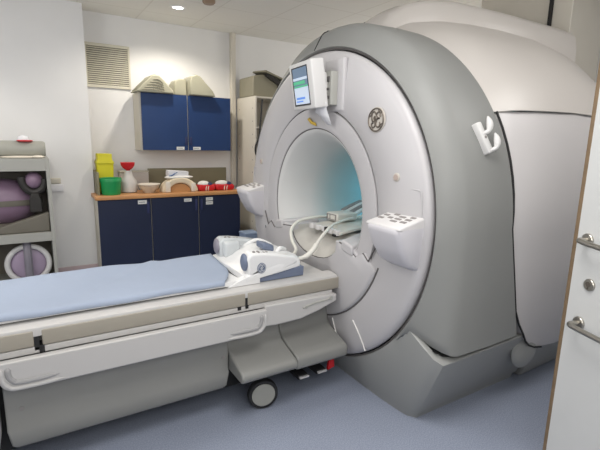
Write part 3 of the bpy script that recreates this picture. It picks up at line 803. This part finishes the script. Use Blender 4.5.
# connector block and flexible receive coil lying in the bore
cn = thing('cable_connector', 'pale rectangular cable plug lying at the mouth of the bore', 'connector', (1.84,2.44,.93))
b = nb(); t_ = bmesh.new(); box(t_, 1.80, 1.98, 2.41, 2.55, .937, .995); bmesh.ops.bevel(t_, geom=t_.edges[:], offset=.012, segments=3, profile=.5, affect='EDGES'); merge(b, t_)
cb = obj('housing', b, 'cable', cn)
b = nb(); 
for (u0,u1,v0,v1) in ((2.425,2.435,.945,.988),(2.525,2.535,.945,.988),(2.435,2.525,.945,.951),(2.435,2.525,.982,.988),(2.495,2.50,.951,.982)):
    box(b, 1.796, 1.802, u0, u1, v0, v1)
obj('face_frame', b, 'key', cb)
fl = thing('flexible_coil', 'white flexible body coil with grey straps folded inside the bore', 'body coil', (2.2,2.45,.893))
b = nb()
def slab(bm, c0, c1, w0, w1, th, mi=0, n=8, arch=0.0):
    rings = []
    for k in range(n+1):
        t = k/n; c = Vector(c0).lerp(Vector(c1), t); w = w0+(w1-w0)*t; z = c.z+arch*math.sin(PI*t)
        rings.append([(c.x, c.y-w, z-th), (c.x, c.y+w, z-th), (c.x, c.y+w, z+th), (c.x, c.y-w, z+th)])
    loft(bm, rings, mi=mi)
slab(b, (1.66,2.36,.910), (2.12,2.42,.915), .17, .15, .010, arch=.008)
obj('lower_flap', b, 'cable', fl, bevel=.006)
b = nb(); slab(b, (1.93,2.53,.945), (2.30,2.59,1.05), .085, .075, .016, arch=.012); fl2 = obj('upper_flap', b, 'coil', fl, bevel=.01)
for yy in (2.52, 2.62):
    b = nb(); slab(b, (1.99,yy-.02,.985), (2.18,yy+.0,1.042), .022, .022, .006, arch=.004); obj('strap', b, 'key', fl2)
b = nb(); slab(b, (2.05,2.24,.915), (2.5,2.27,.98), .05, .06, .02); obj('side_flap', b, 'coil', fl, bevel=.01)
for (x, y) in ((1.655,2.50),(1.66,2.43),(1.665,2.36),(1.665,2.29),(1.66,2.22)):
    b = nb(); rbox(b, x-.018, x+.018, y-.022, y+.022, .895, .93, .005); obj('edge_clip', b, 'key_white', fl)
b = nb(); rbox(b, 1.635, 1.665, 2.30, 2.335, .905, .935, .004); obj('black_socket', b, 'dark', fl)
b = nb(); rbox(b, 1.635, 1.665, 2.205, 2.245, .888, .905, .004); obj('black_socket', b, 'dark', fl)

# paper tag taped under the display and a tape tab beside it
b = nb()
loft(b, [[(1.475,2.215,1.70),(1.475,2.125,1.715)],[(1.485,2.25,1.665),(1.49,2.14,1.675)],[(1.50,2.215,1.64),(1.51,2.145,1.64)],[(1.53,2.185,1.592),(1.535,2.15,1.588)]], closed=False)
o = obj('paper_tag', b, 'paper'); sm = o.modifiers.new('thick','SOLIDIFY'); sm.thickness = .003
tag(o, 'crumpled white paper tag hanging below the scanner display', 'paper')
b = nb()
loft(b, [[(1.553,2.44,1.63),(1.553,2.42,1.64)],[(1.553,2.40,1.60),(1.553,2.385,1.615)],[(1.553,2.335,1.585),(1.553,2.345,1.605)]], closed=False)
o = obj('tape_strip', b, 'tape'); sm = o.modifiers.new('thick','SOLIDIFY'); sm.thickness = .004
tag(o, 'small piece of yellow tape at the top of the bore ring', 'tape')

# ------------------------------------------------------------------ cabinets at the back
def label_plate(x0, x1, y, z0, z1, parent):
    b = nb(); box(b, x0, x1, y-.004, y, z0, z1); lb = obj('label_plate', b, 'label', parent)
    b = nb(); h = z1-z0
    box(b, x0+(x1-x0)*.1, x0+(x1-x0)*.8, y-.0046, y-.004, z0+h*.42, z0+h*.58)
    obj('label_text', b, 'ink', lb)
UY = 4.97
uc = thing('wall_cabinet', 'blue two-door wall cabinet with foam pads on top', 'cabinet', (1.57, YB, 1.35))
b = nb(); box(b, 1.045, 2.078, UY+.022, YB-.001, 1.345, 1.955); obj('carcass', b, 'carcass', uc, bevel=.002)
for x0, x1, lx0, hx_ in ((1.062,1.558,1.425,1.535),(1.568,2.076,1.615,1.59)):
    b = nb(); box(b, x0, x1, UY, UY+.02, 1.35, 1.955); dr = obj('door', b, 'blue_up', uc, bevel=.002)
    label_plate(lx0, lx0+.088, UY, 1.357, 1.39, dr)
    b = nb(); rbox(b, hx_-.012, hx_+.012, UY-.012, UY, 1.41, 1.50, .004); obj('handle', b, 'navy', dr)
CY = 4.715
for x0, x1, lbs, hx_, desc in ((.545,1.062,[(.93,1.02,.80,.84)],1.03,'navy base cabinet at the left under the sharps bin'),
                          (1.066,1.580,[(1.415,1.50,.80,.835)],1.55,'navy base cabinet in the middle under the arched head pad'),
                          (1.584,2.085,[(1.665,1.745,.80,.835),(1.665,1.745,.755,.79)],1.612,'navy base cabinet at the right carrying two small label plates')):
    c = thing('base_cabinet', desc, 'cabinet', ((x0+x1)/2, YB-.3, 0), 'base cabinets under the worktop')
    b = nb(); box(b, x0, x1, CY+.022, YB-.001, .1, .858); box(b, x0+.01, x1-.01, CY+.07, YB-.02, 0, .1); obj('carcass', b, 'carcass', c)
    b = nb(); box(b, x0+.003, x1-.003, CY, CY+.02, .09, .855); dr = obj('door', b, 'blue_low', c, bevel=.002)
    for l in lbs: label_plate(l[0], l[1], CY, l[2], l[3], dr)
    b = nb(); rbox(b, hx_-.012, hx_+.012, CY-.014, CY, .70, .82, .004); obj('handle', b, 'navy', dr)
b = nb(); rbox(b, .525, 2.10, 4.695, YB-.002, .86, .90, .006); o = obj('worktop', b, ['worktop']); tag(o, 'long beech worktop over the three navy cabinets', 'worktop')
b = nb(); prism(b, [(YB-.018,.9005),(YB-.002,.9005),(YB-.002,1.125),(YB-.010,1.13),(YB-.018,1.125)], 'x', 1.17, 2.14); o = obj('splashback', b, 'olive'); tag(o, 'long olive board standing along the back of the worktop', 'splashback')
b = nb(); box(b, .5655, .585, 4.80, YB-.02, .9005, 1.13); o = obj('end_board', b, 'olive', bevel=.003); tag(o, 'short olive end board at the left end of the worktop', 'splashback')

# foam pads on the wall cabinet
b = nb()
n_ = 12; rings = []
pr = [(1.0,1.956),(1.03,1.99),(1.10,2.06),(1.165,2.125),(1.205,2.143),(1.25,2.135),(1.31,2.07),(1.39,1.985),(1.405,1.956)]
for k in range(n_+1):
    y = 4.905+.31*k/n_
    rings.append([(x, y, z + (.006 if k % 2 else -.004)*(1 if z > 1.97 else 0)) for x, z in pr])
loft(b, rings)
o = obj('foam_wedge', b, 'pad', bevel=.01, sharp=60); tag(o, 'ribbed olive wedge cushion on the left of the wall cabinet', 'cushion', 'cushions on the wall cabinet')
for k in range(5):
    b = nb(); tube(b, [(1.06+.03*k, 4.902, 1.975+.028*k), (1.17+.016*k, 4.899, 1.985+.026*k), (1.30-.004*k, 4.902, 1.968+.022*k)], .004, 5); obj('crease', b, 'pad_dark', o)
b = nb()
pr = [(1.58,1.956),(1.575,2.10),(1.59,2.155),(1.64,2.178),(1.69,2.165),(1.76,2.09),(1.83,2.02),(1.87,1.956)]
prism(b, pr, 'y', 4.89, 5.2)
o = obj('foam_pad', b, 'pad', bevel=.012, bseg=3, sharp=60); tag(o, 'smooth olive slanting cushion on the right of the wall cabinet', 'cushion', 'cushions on the wall cabinet')
b = nb(); pr = [(1.43,1.956),(1.435,2.08),(1.46,2.12),(1.50,2.13),(1.56,2.13),(1.57,1.956)]
prism(b, pr, 'y', 5.0, 5.24); o = obj('foam_block', b, 'pad', bevel=.012, bseg=3, sharp=60); tag(o, 'small rounded olive cushion in the middle of the wall cabinet', 'cushion', 'cushions on the wall cabinet')

# ------------------------------------------------------------------ things on the worktop
WT = .9005
sb = thing('sharps_bin', 'tall yellow sharps bin behind the green tub', 'bin', (.67,5.02,WT))
b = nb(); loft(b, [[(.67-w,5.02-w,z),(.67+w,5.02-w,z),(.67+w,5.02+w,z),(.67-w,5.02+w,z)] for w, z in ((.07,WT),(.08,1.20),(.08,1.21))]); obj('body', b, 'yellow', sb, bevel=.008)
b = nb(); loft(b, [[(.67-w,5.02-w,z),(.67+w,5.02-w,z),(.67+w,5.02+w,z),(.67-w,5.02+w,z)] for w, z in ((.085,1.205),(.085,1.225),(.07,1.25),(.07,1.31))]); obj('lid', b, 'yellow_dull', sb, bevel=.006)
gt = thing('storage_tub', 'short green tub with a wide rim at the left of the worktop', 'tub', (.695,4.83,WT))
b = nb(); lathe(b, (.695,4.83,WT), (0,0,1), [(0,.085),(.01,.092),(.13,.098),(.135,.092),(.02,.085),(.02,.0)], 32); obj('body', b, 'green', gt)
b = nb(); lathe(b, (.695,4.83,WT), (0,0,1), [(.13,.094),(.13,.104),(.165,.106),(.17,.103),(.165,.094),(.13,.094)], 32, cap=False); obj('rim', b, 'green', gt)
jr = thing('specimen_jar', 'clear jar holding a red funnel above white cotton', 'jar', (.89,4.95,WT))
b = nb(); lathe(b, (.89,4.95,WT), (0,0,1), [(0,.07),(.01,.085),(.12,.085),(.17,.05),(.235,.035),(.235,.032),(.165,.046),(.118,.081),(.012,.081),(.012,0)], 28); obj('glass', b, 'clear', jr)
b = nb(); ellip(b, (.89,4.95,WT+.07), .078, .078, .058); obj('cotton', b, 'cotton', jr)
b = nb(); lathe(b, (.89,4.95,WT), (0,0,1), [(.20,.012),(.24,.02),(.26,.05),(.29,.068),(.32,.072),(.32,.0)], 28); obj('funnel', b, 'red', jr)
tr = thing('clear_box', 'clear plastic box standing behind the red funnel', 'box', (.98,5.2,WT))
b = nb(); loft(b, [[(.84,5.14,z),(1.145,5.14,z),(1.145,5.26,z),(.84,5.26,z)] for z in (WT, 1.10)]); obj('box', b, 'clear', tr, bevel=.006)
b = nb(); rbox(b, .835, 1.15, 5.135, 5.265, 1.10, 1.115, .005); obj('lid', b, 'carcass', tr)
bw = thing('mixing_bowl', 'round beige bowl covered by a cream plate', 'bowl', (1.08,4.85,WT))
b = nb(); lathe(b, (1.08,4.85,WT), (0,0,1), [(0,.05),(.012,.055),(.05,.095),(.075,.105),(.075,.10),(.05,.088),(.015,.05),(.015,0)], 32); obj('bowl', b, 'ceramic', bw)
b = nb(); lathe(b, (1.08,4.85,WT), (0,0,1), [(.076,.0),(.076,.10),(.09,.118),(.095,.118),(.088,.10),(.083,.0)], 32); obj('plate', b, 'plate', bw)
# arched head pad
ar = thing('arched_pad', 'cream arched head pad over a tan foam block', 'pad', (1.40,4.85,WT))
b = nb()
def arch(r, n=18): return [(1.40 - r*math.cos(PI*i/n), WT + r*.8*math.sin(PI*i/n)) for i in range(n+1)]
poly = arch(.20) + arch(.125)[::-1]
prism(b, poly, 'y', 4.77, 4.93); obj('arch', b, 'cream', ar, bevel=.015, bseg=3)
b = nb(); prism(b, arch(.118), 'y', 4.80, 4.95); obj('core', b, 'tan', ar)
b = nb(); rbox(b, 1.235, 1.285, 4.755, 4.775, WT+.004, WT+.12, .006); obj('end_tab', b, 'plate', ar)
b = nb(); rbox(b, 1.515, 1.565, 4.755, 4.775, WT+.004, WT+.10, .006); obj('end_tab', b, 'plate', ar)
cb_ = thing('paper_carton', 'white carton with a blue swoosh on top of the arched pad', 'carton', (1.40,4.85,1.062))
b = nb(); t_ = bmesh.new(); box(t_, 1.28, 1.50, 4.80, 4.92, 1.065, 1.13); bmesh.ops.rotate(t_, verts=t_.verts, cent=(1.4,4.85,1.1), matrix=Matrix.Rotation(math.radians(4),3,'Y')); merge(b, t_); crt = obj('carton', b, 'paper', cb_, bevel=.004)
b = nb(); tube(b, [(1.285,4.797,1.082),(1.315,4.796,1.085),(1.35,4.796,1.105),(1.375,4.796,1.118)], [.003]*4+[.006]*8+[.003]*20, 6); obj('swoosh', b, 'bag_blue', crt)
b = nb(); ellip(b, (1.40,4.83,1.062), .16, .055, .022); obj('tissue', b, 'cotton', cb_)
# wrapped red packs
def pack(x, w, lab, first=None):
    t = thing('wrapped_pack', lab, 'pack', (x,4.84,WT), 'wrapped packs on the worktop')
    b = nb(); loft(b, [[(x-w*k,4.84-.07*k,z),(x+w*k,4.84-.07*k,z),(x+w*k,4.84+.07*k,z),(x-w*k,4.84+.07*k,z)] for k, z in ((.85,WT),(1.0,WT+.022),(1.0,WT+.055),(.85,WT+.072))]); obj('red_cloth', b, 'red', t, bevel=.012, bseg=3)
    b = nb(); ellip(b, (x-.02,4.835,WT+.076), w*.74, .055, .036); obj('white_wrap', b, 'cotton', t)
    b = nb(); ellip(b, (x+w*.45,4.825,WT+.070), w*.42, .05, .028); obj('navy_wrap', b, 'navy', t)
    for k in (-.15, .12):
        b = nb(); tube(b, [(x+w*k,4.767,WT+.005),(x+w*k,4.764,WT+.03),(x+w*k+.008,4.775,WT+.055),(x+w*k+.01,4.82,WT+.09)], .005, 6)
        obj('string', b, 'plate', t)
pack(1.702, .095, 'smaller red and navy wrapped pack beside the arched pad')
pack(1.925, .112, 'larger red and white wrapped pack at the right end of the worktop')

# ------------------------------------------------------------------ shelf unit at the left wall and its contents
sf = thing('storage_shelf', 'low grey open storage shelf standing by the left of the back wall', 'shelf', (-.4,4.75,0))
SX0, SX1, SY0, SY1 = -.95, .150, 4.5, 5.0
b = nb(); box(b, SX1-.03, SX1, SY0, SY1, 0, 1.285); obj('side_panel', b, 'shelf', sf, bevel=.002)
b = nb(); box(b, SX0, SX0+.03, SY0, SY1, 0, 1.285); obj('side_panel', b, 'shelf', sf, bevel=.002)
b = nb(); box(b, SX0+.03, SX1-.03, SY0+.001, SY1, 1.175, 1.284); obj('top_board', b, 'shelf', sf, bevel=.002)
for z in (.54, .06):
    b = nb(); box(b, SX0+.03, SX1-.03, SY0+.001, SY1, z, z+.08); obj('shelf_board', b, 'shelf', sf, bevel=.002)
b = nb(); box(b, SX0, SX1, SY1, SY1+.012, 0, 1.285); obj('back_board', b, 'shelf_dark', sf)
# bolster and roll on top
b = nb(); lathe(b, (-.75,4.68,1.359), (1,0,0), [(0,.06),(.01,.070),(.03,.074),(.86,.074),(.875,.070),(.885,.06)], 32)
o = obj('bolster', b, 'bolster'); tag(o, 'pale grey bolster cushion lying on top of the storage shelf', 'cushion')
rl = thing('tape_roll', 'small white dome with a red base on the bolster cushion', 'roll', (-.02,4.68,1.433))
b = nb(); ellip(b, (-.03,4.66,1.441), .05, .05, .042, z_from=-.15); obj('dome', b, 'paper', rl)
b = nb(); lathe(b, (-.02,4.655,1.427), (0,0,1), [(0,.04),(.004,.062),(.012,.062),(.014,.05)], 24); obj('red_base', b, 'red', rl)
b = nb(); ellip(b, (-.06,4.60,1.293), .16, .06, .012); ellip(b, (.07,4.56,1.297), .05, .04, .014); o = obj('folded_cloth', b, 'plate'); tag(o, 'thin cream cloth lying under the bolster on the storage shelf', 'cloth')
# mauve dome coil
mv = thing('dome_coil', 'large mauve domed coil with a brown band on the upper shelf', 'coil', (-.22,4.76,.62))
b = nb(); ellip(b, (-.26,4.82,.88), .33, .17, .21, 36, 20); obj('shell', b, 'mauve', mv)
b = nb(); lathe(b, (-.26,4.82,.85), (0,0,1), [(0,.325),(.0,.338),(.02,.342),(.05,.340),(.05,.325)], 40, cap=False)
for v in b.verts: v.co.y = 4.82+(v.co.y-4.82)*.52
obj('band', b, 'greypad', mv)
b = nb(); ellip(b, (-.26,4.82,.655), .2, .12, .034); obj('foot', b, 'shelf_dark', mv)
nk = thing('neck_coil', 'black cradle holding a mauve round coil under the top board', 'coil', (.02,4.62,.62))
b = nb(); tube(b, [(-.075,4.60,1.12),(-.06,4.60,1.04),(-.01,4.60,.985),(.045,4.60,.985),(.09,4.60,1.03),(.10,4.60,1.10)], .034, 12); obj('cradle_arms', b, 'pad_black', nk)
b = nb(); ellip(b, (.02,4.62,1.085), .07, .08, .075); obj('round_coil', b, 'mauve', nk)
b = nb(); loft(b, [[(.02-w,4.60-.05,z),(.02+w,4.60-.05,z),(.02+w,4.60+.05,z),(.02-w,4.60+.05,z)] for w, z in ((.05,.80),(.05,.90),(.03,.975))]); obj('stem', b, 'pad_black', nk, bevel=.01)
b = nb(); loft(b, [[(-.30,4.535,.6205),(.115,4.535,.6205),(.115,4.62,.6205),(-.30,4.62,.6205)],[(-.28,4.535,.68),(.115,4.535,.80),(.115,4.62,.80),(-.28,4.62,.68)]])
o = obj('grey_cushion', b, 'greypad', bevel=.012); tag(o, 'sloping grey-brown cushion in front of the mauve domed coil', 'cushion')
# ring coil
rc = thing('ring_coil', 'white ring coil with mauve inside and a grey centre strap on the lower shelf', 'coil', (-.08,4.6,.14))
b = nb(); t_ = bmesh.new(); tube(t_, [(-.08+.165*math.cos(2*PI*i/40), 4.60, .32+.165*math.sin(2*PI*i/40)) for i in range(40)], .024, 12, smooth=0, closed=True); merge(b, t_); obj('ring', b, 'bezel', rc)
b = nb(); ellip(b, (-.08,4.62,.32), .145, .035, .145, 32, 16); obj('inner_dome', b, 'mauve_lt', rc)
b = nb(); tube(b, [(-.08,4.57,.155),(-.08,4.565,.25),(-.08,4.56,.35),(-.08,4.565,.43),(-.08,4.60,.515)], .034, 10); obj('centre_strap', b, 'band', rc)
b = nb(); rbox(b, -.2, .04, 4.54, 4.66, .1405, .160, .004); obj('foot', b, 'shelf_dark', rc)
for v_ in (): pass

# socket on the wall, ventilation grille, ceiling fittings
so = thing('wall_socket', 'white double trunking socket on the wall beside the storage shelf', 'socket', (.22,YL,1.0))
b = nb(); rbox(b, .165, .275, YL-.035, YL, .93, 1.005, .006); obj('lower_box', b, 'paper', so)
b = nb(); rbox(b, .165, .255, YL-.028, YL, 1.01, 1.065, .006); obj('upper_box', b, 'carcass', so)
vg = thing('ventilation_grille', 'square cream louvred ventilation grille high on the back wall', 'grille', (.805,YB,2.22))
b = nb()
for (x0,x1,z0,z1) in ((.585,1.03,2.42,2.45),(.585,1.03,2.0,2.03),(.585,.60,2.03,2.42),(1.012,1.03,2.03,2.42)): box(b, x0,x1,YB-.02,YB-.001,z0,z1)
obj('frame', b, 'grille', vg, bevel=.002)
b = nb(); box(b, .60,1.012,YB-.006,YB-.001,2.03,2.42); obj('backing', b, 'grille_dark', vg)
b = nb()
for k in range(18):
    z = 2.036+k*.0214
    loft(b, [[(.60,YB-.018,z),(.60,YB-.018,z+.006),(.60,YB-.005,z+.016),(.60,YB-.005,z+.010)],[(1.012,YB-.018,z),(1.012,YB-.018,z+.006),(1.012,YB-.005,z+.016),(1.012,YB-.005,z+.010)]])
obj('louvres', b, 'grille', vg)
LPOS = [(1.375,4.60),(-.55,3.3),(.95,2.6),(2.45,3.55),(.15,.9),(3.0,1.0),(-1.2,4.4),(4.2,2.4)]
dl0 = None
dl_desc = ['lit round downlight in the ceiling in front of the wall cabinet','downlight in the ceiling over the foot of the table','downlight in the ceiling over the head coil','downlight in the ceiling in front of the tall shelving','downlight in the ceiling near the open door','downlight in the ceiling over the scanner side','downlight in the ceiling over the storage shelf','downlight in the ceiling behind the scanner']
for k, (x, y) in enumerate(LPOS[:1]):
    d = thing('downlight', dl_desc[k], 'light', (x,y,ZC))
    b = nb(); lathe(b, (x,y,ZC-.0005), (0,0,-1), [(0,.068),(.006,.066),(.008,.055),(.002,.05)], 32, cap=False); obj('trim_ring', b, 'paper', d)
    b = nb(); lathe(b, (x,y,ZC-.0015), (0,0,-1), [(0,.052),(.001,.052)], 32); obj('lens', b, 'lamp_glow', d)
b = nb(); lathe(b, (1.547,4.20,ZC), (0,0,-1), [(0,.06),(.02,.06),(.035,.045),(.04,.0)], 28); o = obj('smoke_detector', b, 'brown'); tag(o, 'small brownish round detector on the ceiling', 'detector')

# ------------------------------------------------------------------ tall shelving behind the scanner
ts = thing('shelving_unit', 'tall white shelving unit with drilled side panel between cabinets and scanner', 'shelves', (2.6,5.0,0))
b = nb(); box(b, 2.285, 2.305, 4.73, 5.25, 0, 1.985); pan = obj('side_panel', b, 'white_paint', ts, bevel=.002)
for y in (4.80, 5.18):
    for k in range(12): b = nb(); cyl(b, (2.2855,y,.2+.15*k), (2.2842,y,.2+.15*k), .008, seg=10); obj('pin_hole', b, 'key', pan)
b = nb(); box(b, 3.0, 3.02, 4.73, 5.25, 0, 1.985); obj('side_panel', b, 'white_paint', ts, bevel=.002)
b = nb(); box(b, 2.305, 3.0, 5.235, 5.25, 0, 1.985); obj('back_panel', b, 'white_paint', ts)
for z in (.08,.45,.85,1.25,1.62,1.965):
    b = nb(); box(b, 2.305, 3.0, 4.735, 5.235, z, z+.02); obj('shelf_board', b, 'white_paint', ts, bevel=.002)
b = nb(); prism(b, [(2.29,1.9855),(2.62,1.9855),(2.62,2.22),(2.42,2.24),(2.33,2.225),(2.29,2.21)], 'y', 4.80, 5.2)
o = obj('foam_block', b, 'pad_dark', bevel=.012); tag(o, 'olive foam block on top of the tall shelving', 'cushion')
b = nb(); loft(b, [[(2.43,4.76,2.225),(2.88,4.76,1.9865),(2.95,4.76,1.9865),(2.48,4.76,2.26)],[(2.43,5.1,2.25),(2.88,5.1,1.9865),(2.95,5.1,1.9865),(2.48,5.1,2.285)]])
o = obj('foam_slab', b, 'pad_black', bevel=.008); tag(o, 'dark foam slab leaning against the olive block on the tall shelving', 'cushion')
b = nb(); loft(b, [[(2.42,4.75,2.262),(2.70,4.75,2.18),(2.86,4.75,2.06),(2.86,4.75,2.075),(2.70,4.75,2.20),(2.43,4.75,2.285)],[(2.42,5.1,2.29),(2.70,5.1,2.21),(2.90,5.1,2.06),(2.90,5.1,2.075),(2.70,5.1,2.23),(2.43,5.1,2.31)]])
o = obj('foam_sheet', b, 'pad_dark', bevel=.004); tag(o, 'thin khaki foam sheet lying over the dark slab on the tall shelving', 'cushion')
b = nb(); tube(b, [(2.36,4.70,1.95),(2.33,4.70,1.60),(2.31,4.69,1.50),(2.27,4.68,1.42),(2.27,4.68,1.33),(2.33,4.69,1.25),(2.33,4.70,.9),(2.31,4.69,.6),(2.31,4.66,.3),(2.33,4.62,.012)], .012, 8)
o = obj('black_cable', b, 'rubber'); tag(o, 'black cable hanging down the front of the tall shelving', 'cable')
bx_ = thing('plastic_bin', 'pale blue plastic bin on the floor beside the navy cabinets', 'bin', (2.12,4.55,0))
b = nb(); loft(b, [[(2.12-w,4.55-w,z),(2.12+w,4.55-w,z),(2.12+w,4.55+w,z),(2.12-w,4.55+w,z)] for w, z in ((.07,0),(.085,.40),(.085,.41),(.075,.41),(.062,.02))], cap0=True); obj('body', b, 'palebox', bx_, bevel=.006)
b = nb(); rbox(b, 2.03, 2.21, 4.46, 4.64, .405, .435, .01); obj('lid', b, 'palebox', bx_)

# ------------------------------------------------------------------ lights
def area(name, loc, size, power, col=(1,.95,.88), rot=(0,0,0), shape='DISK'):
    l = bpy.data.lights.new(name, 'AREA'); l.shape = shape; l.size = size; l.energy = power; l.color = col
    o_ = bpy.data.objects.new(name, l); COL.objects.link(o_); o_.location = loc; o_.rotation_euler = rot
    return o_
def spot(name, loc, power, ang=110, rad=.04, col=(1,.92,.8)):
    l = bpy.data.lights.new(name, 'SPOT'); l.energy = power; l.spot_size = math.radians(ang); l.spot_blend = .5; l.shadow_soft_size = rad; l.color = col
    o_ = bpy.data.objects.new(name, l); COL.objects.link(o_); o_.location = loc
    return o_
def bulb(name, loc, power, col=(1,.95,.88), rad=.2):
    l = bpy.data.lights.new(name, 'POINT'); l.energy = power; l.color = col; l.shadow_soft_size = rad
    o_ = bpy.data.objects.new(name, l); COL.objects.link(o_); o_.location = loc
spot('ceiling_spot', (1.375,4.56,ZC-.03), 70, 150, .05)
spot('ceiling_spot', (-.55,4.35,ZC-.03), 24, 100, .06, (1,.96,.9))
area('ceiling_panel', (-.4,2.7,ZC-.02), .9, 26, (1,.97,.93), shape='SQUARE')
area('ceiling_panel', (.9,.9,ZC-.02), .9, 33, (1,.98,.96), shape='SQUARE')
area('ceiling_panel', (2.9,.55,ZC-.02), .7, 14, (1,.97,.94), shape='SQUARE')
area('wall_fill', (.3,YF+.02,2.0), 1.2, 30, (1,.98,.95), (math.radians(90),0,0), 'SQUARE')  # unseen fill lights added on three walls to brighten ceiling and room
area('wall_fill', (XL+.02,2.4,2.0), 1.2, 28, (1,.98,.95), (math.radians(90),0,math.radians(-90)), 'SQUARE')
area('wall_fill', (XR-.02,4.0,2.0), 1.0, 34, (1,.95,.87), (math.radians(90),0,math.radians(90)), 'SQUARE')
pl_ = bpy.data.lights.new('bore_lamp', 'POINT'); pl_.energy = 8.0; pl_.color = (.85,.97,1.0); pl_.shadow_soft_size = .05
po = bpy.data.objects.new('bore_lamp', pl_); COL.objects.link(po); po.location = (2.75, YC, 1.36)

w = bpy.data.worlds.new('world'); SC.world = w; w.use_nodes = True
w.node_tree.nodes['Background'].inputs['Color'].default_value = (.8,.85,.9,1); w.node_tree.nodes['Background'].inputs['Strength'].default_value = .3
SC.view_settings.view_transform = 'Standard'
SC.view_settings.exposure = -0.42
